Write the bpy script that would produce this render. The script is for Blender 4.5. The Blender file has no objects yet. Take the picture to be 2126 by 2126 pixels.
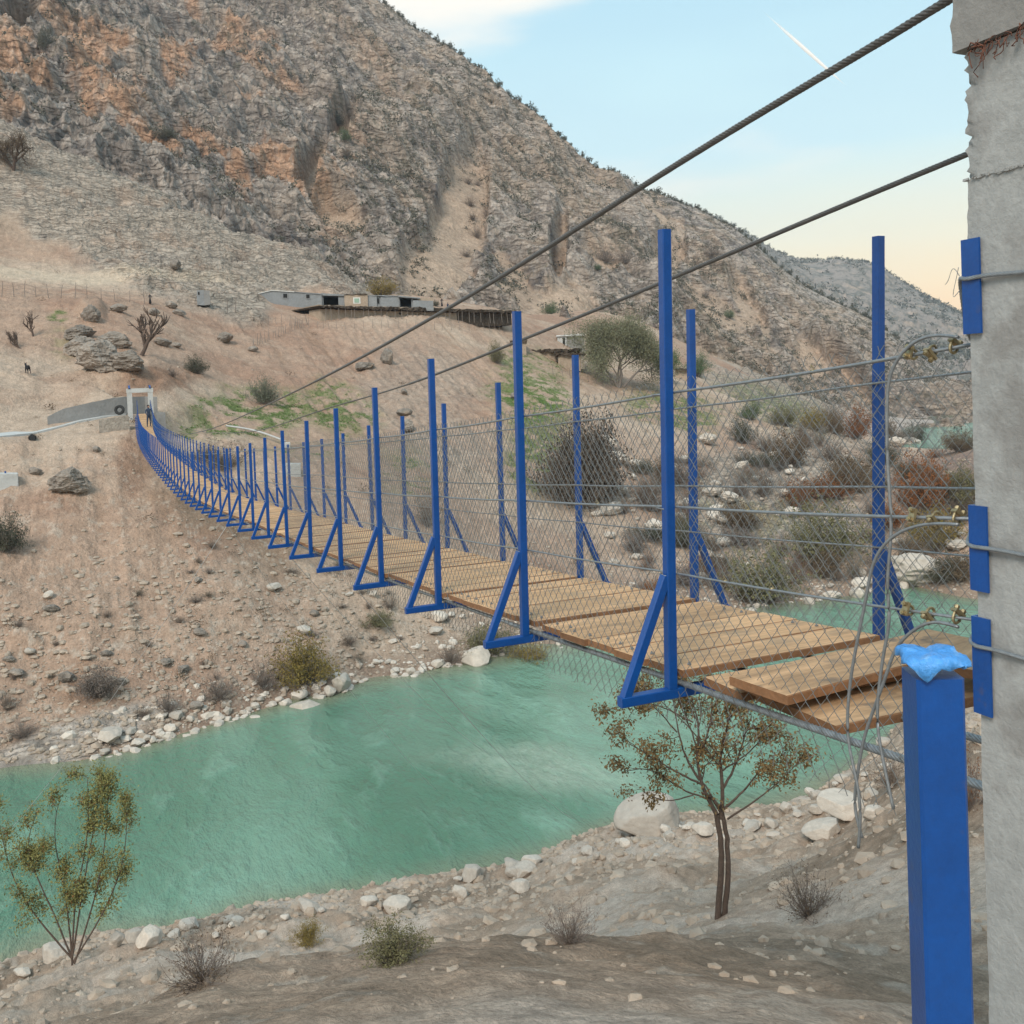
import bpy, math, random
import numpy as np
from mathutils import Vector, Matrix
PI = math.pi
sc = bpy.context.scene
col = sc.collection
# ------------------------------------------------------------------ camera
F_, PIT, ROL, YAW = 2004.83, -0.02529, -0.03983, -0.403508
CP = np.array([-3.3016, 2.0541, 1.4704])
CXP, CYP = 1063.0, 854.0
FW = np.array([math.cos(PIT)*math.cos(YAW), math.cos(PIT)*math.sin(YAW), math.sin(PIT)])
R0 = np.cross(FW, [0, 0, 1]); R0 /= np.linalg.norm(R0); U0 = np.cross(R0, FW)
RR = math.cos(ROL)*R0 + math.sin(ROL)*U0
UU = -math.sin(ROL)*R0 + math.cos(ROL)*U0
cam = bpy.data.objects.new("camera", bpy.data.cameras.new("camera")); col.objects.link(cam)
cam.matrix_world = Matrix(((RR[0], UU[0], -FW[0], CP[0]), (RR[1], UU[1], -FW[1], CP[1]), (RR[2], UU[2], -FW[2], CP[2]), (0, 0, 0, 1)))
cam.data.sensor_width = 36; cam.data.lens = 36*F_/2126; cam.data.shift_y = -(1063-CYP)/2126
cam.data.clip_start = 0.05; cam.data.clip_end = 9000
sc.camera = cam
# ------------------------------------------------------------------ world, sun, exposure
SUN_EL, SUN_AZ = math.radians(42), math.radians(138)      # azimuth measured from +X (counter-clockwise)
w = bpy.data.worlds.new("World"); sc.world = w; w.use_nodes = True
nt = w.node_tree; nt.nodes.clear()
def N(t, **k):
    n = nt.nodes.new(t)
    for a, b in k.items(): setattr(n, a, b)
    return n
L = nt.links.new
out = N('ShaderNodeOutputWorld'); bg = N('ShaderNodeBackground')
sky = N('ShaderNodeTexSky', sky_type='NISHITA'); sky.sun_disc = False
sky.sun_elevation = SUN_EL; sky.sun_rotation = math.radians(90) - SUN_AZ
sky.air_density = 1.0; sky.dust_density = 1.6; sky.ozone_density = 1.0; sky.altitude = 900
bg.inputs['Strength'].default_value = 0.12
tc = N('ShaderNodeTexCoord'); sep = N('ShaderNodeSeparateXYZ'); L(tc.outputs['Generated'], sep.inputs[0])
# thin high cloud veil: stretched noise in the direction of view, denser towards the horizon
mp = N('ShaderNodeMapping'); mp.inputs['Scale'].default_value = (1.3, 1.3, 5.0); L(tc.outputs['Generated'], mp.inputs[0])
nz = N('ShaderNodeTexNoise'); nz.inputs['Scale'].default_value = 2.1; nz.inputs['Detail'].default_value = 4; nz.inputs['Roughness'].default_value = .45
L(mp.outputs[0], nz.inputs['Vector'])
rmp = N('ShaderNodeMapRange'); rmp.inputs[1].default_value = .46; rmp.inputs[2].default_value = .66; rmp.inputs[3].default_value = 0.85; rmp.inputs[4].default_value = 0.95
L(nz.outputs[0], rmp.inputs[0])
# veil colour: white high up, cream then peach near the horizon on the sunset side
cr = N('ShaderNodeValToRGB'); L(sep.outputs['Z'], cr.inputs[0])
e = cr.color_ramp.elements
e[0].position = 0.0; e[0].color = (6.0, 3.9, 2.5, 1)
e[1].position = 0.95; e[1].color = (3.9, 5.4, 6.2, 1)
for p_, c_ in ((.05, (8.6, 5.4, 2.7, 1)), (.085, (8.6, 6.4, 3.5, 1)), (.13, (7.6, 6.9, 4.8, 1)), (.22, (4.7, 6.3, 6.5, 1)), (.40, (3.4, 5.4, 6.3, 1))):
    q = e.new(p_); q.color = c_
mx = N('ShaderNodeMixRGB'); L(rmp.outputs[0], mx.inputs[0]); L(sky.outputs[0], mx.inputs[1]); L(cr.outputs[0], mx.inputs[2])
# brighter cloud patches
mp2 = N('ShaderNodeMapping'); mp2.inputs['Scale'].default_value = (1.0, 1.0, 4.0); mp2.inputs['Location'].default_value = (.35, .1, .55); L(tc.outputs['Generated'], mp2.inputs[0])
nz2 = N('ShaderNodeTexNoise'); nz2.inputs['Scale'].default_value = 2.6; nz2.inputs['Detail'].default_value = 5; nz2.inputs['Roughness'].default_value = .5; L(mp2.outputs[0], nz2.inputs['Vector'])
rm2 = N('ShaderNodeMapRange'); rm2.interpolation_type = 'SMOOTHSTEP'; rm2.inputs[1].default_value = .57; rm2.inputs[2].default_value = .76; rm2.inputs[4].default_value = .5; L(nz2.outputs[0], rm2.inputs[0])
def cloudblob(v, inner, outer, amt):
    d = N('ShaderNodeVectorMath', operation='DOT_PRODUCT'); d.inputs[1].default_value = v
    nn_ = N('ShaderNodeVectorMath', operation='NORMALIZE'); L(tc.outputs['Generated'], nn_.inputs[0]); L(nn_.outputs[0], d.inputs[0])
    ad = N('ShaderNodeMath', operation='MULTIPLY_ADD'); L(nz2.outputs[0], ad.inputs[0]); ad.inputs[1].default_value = .05; L(d.outputs['Value'], ad.inputs[2])
    m = N('ShaderNodeMapRange'); m.interpolation_type = 'SMOOTHSTEP'; m.inputs[1].default_value = outer; m.inputs[2].default_value = inner; m.inputs[4].default_value = amt
    L(ad.outputs[0], m.inputs[0]); return m
def raydir(px, py):
    v = FW + (px-CXP)/F_*RR - (py-CYP)/F_*UU
    return v/np.linalg.norm(v)
b1 = cloudblob(tuple(raydir(860, -200)), 1.024, 1.010, .95)
mxx = N('ShaderNodeMath', operation='MAXIMUM'); L(rm2.outputs[0], mxx.inputs[0]); L(b1.outputs[0], mxx.inputs[1])
mx2 = N('ShaderNodeMixRGB'); mx2.inputs[2].default_value = (7.2, 6.7, 6.0, 1); L(mxx.outputs[0], mx2.inputs[0]); L(mx.outputs[0], mx2.inputs[1])
L(mx2.outputs[0], bg.inputs['Color']); L(bg.outputs[0], out.inputs['Surface'])
sd = bpy.data.lights.new("sun", 'SUN'); sd.energy = 2.3; sd.angle = math.radians(20); sd.color = (1.0, .90, .77)
so = bpy.data.objects.new("sun", sd); col.objects.link(so)
LAMP_EL, LAMP_AZ = SUN_EL, SUN_AZ
sdir = Vector((math.cos(LAMP_EL)*math.cos(LAMP_AZ), math.cos(LAMP_EL)*math.sin(LAMP_AZ), math.sin(LAMP_EL)))
so.rotation_euler = sdir.to_track_quat('Z', 'Y').to_euler()
sc.view_settings.view_transform = 'Standard'; sc.view_settings.look = 'None'; sc.view_settings.gamma = 1; sc.view_settings.exposure = 0.50
sc.render.engine = 'CYCLES'
sc.cycles.max_bounces = 6; sc.cycles.diffuse_bounces = 2; sc.cycles.glossy_bounces = 3; sc.cycles.transparent_max_bounces = 8; sc.cycles.volume_bounces = 0
sc.cycles.use_denoising = True
# ------------------------------------------------------------------ helpers
rng = np.random.default_rng(7); random.seed(7)
WATER = CP[2]-19.0
def at(px, py, D):
    v = FW + (px-CXP)/F_*RR - (py-CYP)/F_*UU
    return CP + v*(D/math.hypot(v[0], v[1]))
def angt(px, py):                      # azimuth and tan(elevation) of a photo direction
    v = FW + (px-CXP)/F_*RR - (py-CYP)/F_*UU
    return math.atan2(v[1], v[0]), v[2]/math.hypot(v[0], v[1])
def topx(P):                           # world -> photo pixels, for placing wear and soil patches on terrain
    d = P - CP; z = d@FW; z = np.where(z < .01, .01, z)
    return CXP+F_*(d@RR)/z, CYP-F_*(d@UU)/z
def tag(o, label=None, cat=None, group=None, kind=None):
    if label: o['label'] = label
    if cat: o['category'] = cat
    if group: o['group'] = group
    if kind: o['kind'] = kind
    return o
def empty(name, loc=(0, 0, 0), parent=None):
    o = bpy.data.objects.new(name, None); o.empty_display_size = .2; col.objects.link(o); o.location = loc
    if parent: o.parent = parent
    return o
def link(name, me, parent=None, loc=None, rz=None, sc_=None):
    o = bpy.data.objects.new(name, me); col.objects.link(o)
    if parent: o.parent = parent
    if loc is not None: o.location = [float(a) for a in loc]
    if rz is not None: o.rotation_euler = rz if hasattr(rz, '__len__') else (0, 0, rz)
    if sc_ is not None: o.scale = sc_ if hasattr(sc_, '__len__') else (sc_,)*3
    return o
def mesh(name, V, Fs, mat=None, smooth=False, attrs=None):
    """V (n,3); Fs list of (m,3)/(m,4) index arrays"""
    me = bpy.data.meshes.new(name); V = np.asarray(V, np.float32)
    if not isinstance(Fs, list): Fs = [Fs]
    Fs = [np.asarray(f, np.int32) for f in Fs if len(f)]
    nl = sum(f.size for f in Fs); nf = sum(len(f) for f in Fs)
    me.vertices.add(len(V)); me.vertices.foreach_set('co', V.ravel())
    me.loops.add(nl); me.polygons.add(nf)
    me.loops.foreach_set('vertex_index', np.concatenate([f.ravel() for f in Fs]))
    tot = np.concatenate([np.full(len(f), f.shape[1], np.int32) for f in Fs])
    st = np.concatenate([[0], np.cumsum(tot)[:-1]]).astype(np.int32)
    me.polygons.foreach_set('loop_start', st)
    try: me.polygons.foreach_set('loop_total', tot)
    except Exception: pass
    me.polygons.foreach_set('use_smooth', np.full(nf, smooth))
    for k, a in (attrs or {}).items():
        if a.ndim == 2:
            at_ = me.attributes.new(k, 'FLOAT_COLOR', 'POINT'); at_.data.foreach_set('color', np.c_[a, np.ones(len(a))].astype(np.float32).ravel())
        else:
            at_ = me.attributes.new(k, 'FLOAT', 'POINT'); at_.data.foreach_set('value', a.astype(np.float32))
    me.update(calc_edges=True); me.validate()
    if mat: me.materials.append(mat)
    return me
class MB:
    def __init__(s): s.V = []; s.Q = []; s.T = []; s.n = 0
    def add(s, V, Q=None, T=None):
        V = np.asarray(V, float); s.V.append(V)
        if Q is not None and len(Q): s.Q.append(np.asarray(Q, int)+s.n)
        if T is not None and len(T): s.T.append(np.asarray(T, int)+s.n)
        s.n += len(V); return s
    BOXQ = np.array([[0, 3, 2, 1], [4, 5, 6, 7], [0, 1, 5, 4], [1, 2, 6, 5], [2, 3, 7, 6], [3, 0, 4, 7]])
    def box(s, a, b, jit=0):
        x0, y0, z0 = a; x1, y1, z1 = b
        V = np.array([[x0, y0, z0], [x1, y0, z0], [x1, y1, z0], [x0, y1, z0], [x0, y0, z1], [x1, y0, z1], [x1, y1, z1], [x0, y1, z1]], float)
        if jit: V += rng.normal(0, jit, V.shape)
        return s.add(V, MB.BOXQ)
    def hexa(s, V): return s.add(V, MB.BOXQ)
    def bar(s, p, q, wx, wy=None, side=None, bev=.12):
        """rectangular bar with chamfered long edges"""
        wy = wy or wx; p = np.array(p, float); q = np.array(q, float); d = q-p; d /= np.linalg.norm(d)
        u = np.array(side, float) if side is not None else (np.array([1., 0, 0]) if abs(d[0]) < .8 else np.array([0, 1., 0]))
        u = u-d*(u@d); u /= np.linalg.norm(u); v = np.cross(d, u)
        a, b = wx/2, wy/2; c = bev*min(a, b)
        pts = [(-a+c, -b), (a-c, -b), (a, -b+c), (a, b-c), (a-c, b), (-a+c, b), (-a, b-c), (-a, -b+c)]
        P0 = [p+u*x+v*y for x, y in pts]; P1 = [q+u*x+v*y for x, y in pts]
        n = 8; Q = [[i, (i+1) % n, n+(i+1) % n, n+i] for i in range(n)]
        capa = [[0, 7, 6, 5], [0, 5, 4, 1], [1, 4, 3, 2]]; Q += capa
        Q += [[n+a_ for a_ in reversed(c_)] for c_ in capa]
        return s.add(P0+P1, Q)
    def tube(s, pts, r, k=6, cap=True):
        P = np.array(pts, float); n = len(P); r = np.broadcast_to(np.asarray(r, float), (n,))
        T = np.gradient(P, axis=0); T /= np.linalg.norm(T, axis=1)[:, None]+1e-12
        ref = np.array([0, 0, 1.]) if abs(T[:, 2]).mean() < .9 else np.array([1., 0, 0])
        U = np.cross(T, ref); U /= np.linalg.norm(U, axis=1)[:, None]+1e-12; W = np.cross(T, U)
        a = np.arange(k)*2*PI/k
        V = P[:, None]+r[:, None, None]*(np.cos(a)[None, :, None]*U[:, None]+np.sin(a)[None, :, None]*W[:, None])
        i = np.arange(n-1)[:, None]*k; j = np.arange(k)[None]; j2 = (j+1) % k
        Q = np.stack([i+j, i+j2, i+k+j2, i+k+j], -1).reshape(-1, 4)
        V = V.reshape(-1, 3); Tt = None
        if cap:
            V = np.r_[V, P[:1], P[-1:]]; c0, c1 = n*k, n*k+1
            Tt = [[c0, (b+1) % k, b] for b in range(k)]+[[c1, (n-1)*k+b, (n-1)*k+(b+1) % k] for b in range(k)]
        return s.add(V, Q, Tt)
    def mesh(s, name, mat=None, smooth=False):
        return mesh(name, np.concatenate(s.V), ([np.concatenate(s.Q)] if s.Q else [])+([np.concatenate(s.T)] if s.T else []), mat, smooth)
    def build(s, name, mat, parent=None, smooth=False, **k): return link(name, s.mesh(name, mat, smooth), parent, **k)
# noise ---------------------------------------------------------------
_perm = np.random.default_rng(3).permutation(4096).astype(np.int64)
_val = np.random.default_rng(4).uniform(-1, 1, 4096).astype(np.float32)
def _h(i, j, k): return _val[_perm[(_perm[(_perm[i & 4095]+j) & 4095]+k) & 4095]]
def vnoise(P):
    P = P.astype(np.float32); I = np.floor(P).astype(np.int64); f = P-I; f = f*f*f*(f*(f*6-15)+10)
    i, j, k = I.T; x, y, z = f.T
    def lx(j_, k_):
        a = _h(i, j_, k_); return a+(_h(i+1, j_, k_)-a)*x
    a = lx(j, k); b = lx(j+1, k); c = lx(j, k+1); d = lx(j+1, k+1)
    a = a+(b-a)*y; c = c+(d-c)*y
    return a+(c-a)*z
def fbm(P, sc_, oct=5, gain=.5, ridge=False, off=0.):
    r = 0; a = 1.; t = 0; P = P/np.asarray(sc_, float)+off
    for o in range(oct):
        v = vnoise(P)
        if ridge: v = 1-2*np.abs(v)
        r = r+a*v; t += a; a *= gain; P = P*2.03+17.3
    return r/t
def sstep(a, b, x): t = np.clip((x-a)/(b-a), 0, 1); return t*t*(3-2*t)
def mixc(A, B, t): return A+(np.asarray(B)-A)*t[:, None]
def blob(px, py, cx_, cy_, rx, ry, rot=0., soft=.35, wob=0):
    c, s = math.cos(rot), math.sin(rot); dx, dy = px-cx_, py-cy_
    d = np.sqrt(((dx*c+dy*s)/rx)**2+((-dx*s+dy*c)/ry)**2)+wob
    return 1-sstep(1-soft, 1+soft, d)
def inpoly(px, py, poly):
    r = np.zeros(px.shape, bool); n = len(poly)
    for i in range(n):
        x0, y0 = poly[i]; x1, y1 = poly[(i+1) % n]
        c = ((y0 > py) != (y1 > py)) & (px < (x1-x0)*(py-y0)/((y1-y0) if y1 != y0 else 1e-9)+x0); r ^= c
    return r
# materials -----------------------------------------------------------
def mat(name, color=(.5, .5, .5), rough=.8, metal=0., attr=None, n1=(8, .25), n2=None, bump=.2, bscale=None, coord='Object', rnd=0., spec=.4, tint=None):
    m = bpy.data.materials.new(name); m.use_nodes = True; t = m.node_tree; b = t.nodes['Principled BSDF']
    b.inputs['Roughness'].default_value = rough; b.inputs['Metallic'].default_value = metal; b.inputs['Specular IOR Level'].default_value = spec
    tcn = t.nodes.new('ShaderNodeTexCoord')
    if attr: c = t.nodes.new('ShaderNodeAttribute'); c.attribute_name = attr; cur = c.outputs['Color']
    else: c = t.nodes.new('ShaderNodeRGB'); c.outputs[0].default_value = (*color, 1); cur = c.outputs[0]
    def modn(cur, scl, amt, vec=None):
        nz = t.nodes.new('ShaderNodeTexNoise'); nz.inputs['Scale'].default_value = scl; nz.inputs['Detail'].default_value = 6; nz.inputs['Roughness'].default_value = .65
        t.links.new(tcn.outputs[coord], nz.inputs['Vector'])
        mr = t.nodes.new('ShaderNodeMapRange'); mr.inputs[1].default_value = .25; mr.inputs[2].default_value = .75; mr.inputs[3].default_value = 1-amt; mr.inputs[4].default_value = 1+amt
        t.links.new(nz.outputs[0], mr.inputs[0])
        mu = t.nodes.new('ShaderNodeVectorMath'); mu.operation = 'SCALE'; t.links.new(cur, mu.inputs[0]); t.links.new(mr.outputs[0], mu.inputs['Scale'])
        return mu.outputs[0], nz
    nz = None
    if n1: cur, nz = modn(cur, *n1)
    if n2: cur, nz2 = modn(cur, *n2)
    if tint:                      # stains of another colour, shaped by noise
        nt_ = t.nodes.new('ShaderNodeTexNoise'); nt_.inputs['Scale'].default_value = tint[1]; nt_.inputs['Detail'].default_value = 5
        t.links.new(tcn.outputs[coord], nt_.inputs['Vector'])
        mr = t.nodes.new('ShaderNodeMapRange'); mr.inputs[1].default_value = tint[2]; mr.inputs[2].default_value = tint[2]+.12; mr.inputs[4].default_value = tint[3]
        t.links.new(nt_.outputs[0], mr.inputs[0]); mm = t.nodes.new('ShaderNodeMixRGB'); mm.inputs[2].default_value = (*tint[0], 1)
        t.links.new(mr.outputs[0], mm.inputs[0]); t.links.new(cur, mm.inputs[1]); cur = mm.outputs[0]
    if rnd:
        oi = t.nodes.new('ShaderNodeObjectInfo'); mr = t.nodes.new('ShaderNodeMapRange'); mr.inputs[3].default_value = 1-rnd; mr.inputs[4].default_value = 1+rnd
        t.links.new(oi.outputs['Random'], mr.inputs[0]); mu = t.nodes.new('ShaderNodeVectorMath'); mu.operation = 'SCALE'; t.links.new(cur, mu.inputs[0]); t.links.new(mr.outputs[0], mu.inputs['Scale']); cur = mu.outputs[0]
    t.links.new(cur, b.inputs['Base Color'])
    if bump and (bscale or nz):
        if bscale:
            nb = t.nodes.new('ShaderNodeTexNoise'); nb.inputs['Scale'].default_value = bscale; nb.inputs['Detail'].default_value = 6; nb.inputs['Roughness'].default_value = .65; t.links.new(tcn.outputs[coord], nb.inputs['Vector'])
        else: nb = nz
        bp = t.nodes.new('ShaderNodeBump'); bp.inputs['Strength'].default_value = bump; bp.inputs['Distance'].default_value = 1.0/(bscale or n1[0])
        t.links.new(nb.outputs[0], bp.inputs['Height']); t.links.new(bp.outputs[0], b.inputs['Normal'])
    return m
M_mount = mat('mountain_rock', attr='alb', rough=.95, n1=(.5, .28), n2=(1.7, .32), bump=.9, bscale=.7, spec=.1)
M_bank = mat('bank_soil', attr='alb', rough=.95, n1=(1.6, .22), n2=(7, .28), bump=.9, bscale=4, spec=.1)
def crack(m, sx, rotd, amt, bstr, bdist):
    t = m.node_tree; b = t.nodes['Principled BSDF']; Ln = t.links.new; src = b.inputs['Base Color'].links[0].from_socket; nsrc = b.inputs['Normal'].links[0].from_node
    tcn = t.nodes.new('ShaderNodeTexCoord'); nz = t.nodes.new('ShaderNodeTexNoise'); nz.inputs['Scale'].default_value = sx*.9; nz.inputs['Detail'].default_value = 4; Ln(tcn.outputs['Object'], nz.inputs['Vector'])
    av = t.nodes.new('ShaderNodeVectorMath'); av.operation = 'MULTIPLY_ADD'; Ln(nz.outputs['Color'], av.inputs[0]); av.inputs[1].default_value = (1.6/sx*.5,)*3; Ln(tcn.outputs['Object'], av.inputs[2])
    m1_ = t.nodes.new('ShaderNodeMapping'); m1_.inputs['Rotation'].default_value = (0, 0, -YAW); Ln(av.outputs[0], m1_.inputs[0])                      # x away from the bridge end, y to the left
    m2_ = t.nodes.new('ShaderNodeMapping'); m2_.inputs['Rotation'].default_value = (math.radians(rotd), 0, 0); m2_.inputs['Scale'].default_value = (.35, .45, 1.9); Ln(m1_.outputs[0], m2_.inputs[0])
    fac = None
    for sc__, wd in ((sx, .10), (sx*2.7, .13)):
        vo = t.nodes.new('ShaderNodeTexVoronoi'); vo.feature = 'DISTANCE_TO_EDGE'; vo.inputs['Scale'].default_value = sc__; Ln(m2_.outputs[0], vo.inputs['Vector'])
        mr = t.nodes.new('ShaderNodeMapRange'); mr.inputs[1].default_value = 0; mr.inputs[2].default_value = wd; mr.inputs[3].default_value = 1-amt; mr.inputs[4].default_value = 1.06; Ln(vo.outputs['Distance'], mr.inputs[0])
        if fac is None: fac = mr.outputs[0]
        else: mm = t.nodes.new('ShaderNodeMath'); mm.operation = 'MULTIPLY'; Ln(fac, mm.inputs[0]); Ln(mr.outputs[0], mm.inputs[1]); fac = mm.outputs[0]
    at_ = t.nodes.new('ShaderNodeAttribute'); at_.attribute_name = 'rk'; mx_ = t.nodes.new('ShaderNodeMix'); mx_.inputs[2].default_value = 1; Ln(at_.outputs['Fac'], mx_.inputs[0]); Ln(fac, mx_.inputs[3])
    sc2_ = t.nodes.new('ShaderNodeVectorMath'); sc2_.operation = 'SCALE'; Ln(src, sc2_.inputs[0]); Ln(mx_.outputs[0], sc2_.inputs['Scale']); Ln(sc2_.outputs[0], b.inputs['Base Color'])
    bp = t.nodes.new('ShaderNodeBump'); bp.inputs['Strength'].default_value = bstr; bp.inputs['Distance'].default_value = bdist; Ln(mx_.outputs[0], bp.inputs['Height']); Ln(nsrc.outputs[0], bp.inputs['Normal']); Ln(bp.outputs[0], b.inputs['Normal'])
crack(M_bank, .36, -28, .30, .7, .5); crack(M_mount, .085, -42, .22, .7, 1.8)
M_near = mat('near_soil', attr='alb', rough=.95, n1=(6, .28), n2=(45, .32), bump=.9, bscale=22, spec=.1)
M_blue = mat('blue_paint', (.0, .056, .25), rough=.36, n1=(7, .16), n2=(60, .10), bump=.12, bscale=90, spec=.5, tint=((.10, .075, .06), 16, .66, .5))
M_bluesky = mat('blue_paint_skylit', (.07, .30, .72), rough=.3, n1=(30, .22), bump=.5, bscale=60, spec=.6, tint=((.30, .55, .85), 25, .55, .6))  # sky reflection on the post cap painted in as lighter blue and paler patches
M_conc = mat('concrete', (.34, .34, .335), rough=.9, n1=(3, .16), n2=(30, .14), bump=.35, bscale=60, spec=.2, tint=((.19, .175, .165), 6, .54, .6))
M_conct = mat('concrete_upper', (.25, .24, .23), rough=.9, n1=(5, .13), n2=(60, .10), bump=.3, bscale=45, spec=.2)
M_concf = mat('pale_concrete', (.46, .46, .45), rough=.9, n1=(1.0, .10), n2=(6, .10), bump=.2, spec=.2)
M_wallg = mat('grey_render', (.25, .245, .24), rough=.95, n1=(.8, .10), n2=(5, .12), bump=.2, spec=.1)
M_stonew = mat('stone_masonry', (.33, .29, .25), rough=.95, n1=(2.5, .35), n2=(9, .2), bump=.8, bscale=3.5, spec=.1)
M_block = mat('grey_blockwork', (.24, .25, .26), rough=.95, n1=(.7, .12), n2=(3, .10), bump=.2, spec=.1)
M_mud = mat('mud_wall', (.36, .285, .22), rough=.95, n1=(.8, .18), n2=(4, .15), bump=.3, spec=.1)
M_brush = mat('brush_thatch', (.085, .065, .05), rough=1, n1=(2, .4), n2=(11, .3), bump=.8, spec=.1)
M_dark = mat('dark_interior', (.02, .02, .02), rough=1, n1=None, bump=0)
M_white = mat('whitewash', (.62, .61, .58), rough=.8, n1=(1, .12), bump=.1)
M_green = mat('green_window', (.25, .36, .28), rough=.4, n1=(3, .2), bump=0)
M_steel = mat('galvanised_rope', (.25, .265, .28), rough=.45, metal=.5, n1=(60, .25), bump=0, spec=.5)
M_rope = mat('dark_steel_rope', (.12, .112, .108), rough=.5, metal=.3, n1=(80, .3), bump=0)
M_wire = mat('chain_wire', (.22, .22, .215), rough=.45, metal=.55, n1=(5, .15), bump=0)
M_wiref = mat('bright_wire', (.50, .50, .50), rough=.5, metal=.2, n1=None, bump=0)
M_clip = mat('brass_clip', (.36, .29, .17), rough=.4, metal=.7, n1=(40, .3), bump=.1)
M_wood = mat('deck_timber', (.62, .372, .20), rough=.7, n1=(2.3, .16), n2=(22, .07), bump=.08, rnd=.13, spec=.3, tint=((.33, .23, .15), 4.5, .52, .6))
M_wood2 = mat('worn_timber', (.53, .325, .18), rough=.7, n1=(3, .18), n2=(22, .1), bump=.12, rnd=.08, spec=.3, tint=((.16, .13, .11), 9, .58, .65))
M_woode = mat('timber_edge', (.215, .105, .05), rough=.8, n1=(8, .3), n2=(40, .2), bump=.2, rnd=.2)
M_rustm = mat('rusty_steel', (.14, .06, .04), rough=.85, n1=(30, .4), bump=.2)
def grain(m, amt=.28):                 # wood grain: noise drawn out along the board
    t = m.node_tree; b = t.nodes['Principled BSDF']; Ln = t.links.new; src = b.inputs['Base Color'].links[0].from_socket; tcn = t.nodes.new('ShaderNodeTexCoord'); oi = t.nodes.new('ShaderNodeObjectInfo')
    ad = t.nodes.new('ShaderNodeVectorMath'); ad.operation = 'ADD'; cb = t.nodes.new('ShaderNodeCombineXYZ'); mu = t.nodes.new('ShaderNodeMath'); mu.operation = 'MULTIPLY'; mu.inputs[1].default_value = 37; Ln(oi.outputs['Random'], mu.inputs[0]); Ln(mu.outputs[0], cb.inputs[0]); Ln(mu.outputs[0], cb.inputs[1]); Ln(tcn.outputs['Object'], ad.inputs[0]); Ln(cb.outputs[0], ad.inputs[1])
    cur = src
    for sc__, am in (((38, 1.3, 10), amt), ((9, 2.2, 4), amt*.7), ((2.2, 1.6, 2), amt*.6)):
        mp_ = t.nodes.new('ShaderNodeMapping'); mp_.inputs['Scale'].default_value = sc__; Ln(ad.outputs[0], mp_.inputs[0]); nz = t.nodes.new('ShaderNodeTexNoise'); nz.inputs['Scale'].default_value = 1; nz.inputs['Detail'].default_value = 5; nz.inputs['Roughness'].default_value = .6; nz.inputs['Distortion'].default_value = .6; Ln(mp_.outputs[0], nz.inputs['Vector'])
        mr = t.nodes.new('ShaderNodeMapRange'); mr.inputs[1].default_value = .3; mr.inputs[2].default_value = .7; mr.inputs[3].default_value = 1-am; mr.inputs[4].default_value = 1+am*.6; Ln(nz.outputs[0], mr.inputs[0]); sc2_ = t.nodes.new('ShaderNodeVectorMath'); sc2_.operation = 'SCALE'; Ln(cur, sc2_.inputs[0]); Ln(mr.outputs[0], sc2_.inputs['Scale']); cur = sc2_.outputs[0]
    Ln(cur, b.inputs['Base Color'])
grain(M_wood); grain(M_wood2, .34)
M_stone = mat('pale_river_rock', (.50, .44, .38), rough=.9, n1=(1.3, .16), n2=(7, .16), bump=.35, bscale=5, rnd=.18, spec=.2)
M_boul = mat('grey_boulder', (.26, .225, .195), rough=.95, n1=(1.0, .28), n2=(4, .25), bump=.6, bscale=2.5, rnd=.15, spec=.15, tint=((.34, .25, .18), 1.2, .55, .7))
M_grav = mat('rubble_stone', (.37, .30, .24), rough=.95, n1=(1.5, .35), bump=.2, rnd=0, spec=.1)
M_bark = mat('bark', (.10, .07, .055), rough=.95, n1=(20, .3), bump=.5)
M_barkg = mat('grey_bark', (.20, .17, .15), rough=.95, n1=(10, .3), bump=.4)
def leafmat(name, c, var=.3): return mat(name, c, rough=.75, n1=(1.7, var), n2=(9, var), bump=0, rnd=.08, spec=.2)
M_lf = dict(olive=leafmat('olive_leaves', (.155, .145, .075)), yellow=leafmat('yellow_leaves', (.23, .17, .05)), green=leafmat('green_leaves', (.10, .145, .07)),
            sage=leafmat('sage_leaves', (.15, .165, .12)), brown=leafmat('brown_leaves', (.135, .095, .06)), leafy=leafmat('tree_leaves', (.19, .125, .055)), young=leafmat('young_leaves', (.20, .19, .07)), rust=leafmat('rust_leaves', (.22, .09, .035)),
            grey=leafmat('grey_twigs', (.19, .155, .135)), dark=leafmat('dark_scrub', (.085, .085, .06)), scrub=leafmat('mountain_scrub', (.115, .11, .085)), willow=leafmat('willow_leaves', (.185, .185, .115)), thicket=leafmat('thicket_leaves', (.075, .055, .04)), grass=leafmat('grass_blades', (.115, .18, .055)))
M_tyre = mat('tyre_rubber', (.03, .03, .03), rough=.85, n1=(5, .2), bump=.1)
M_cloth = mat('black_cloth', (.012, .012, .016), rough=.9, n1=(6, .3), bump=.1)
M_navy = mat('navy_cloth', (.03, .045, .08), rough=.9, n1=(6, .3), bump=.1)
M_skin = mat('skin', (.35, .2, .14), rough=.6, n1=(9, .1), bump=0)
M_tin = mat('roof_sheet', (.55, .55, .54), rough=.5, n1=(1.5, .2), bump=.1)
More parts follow.
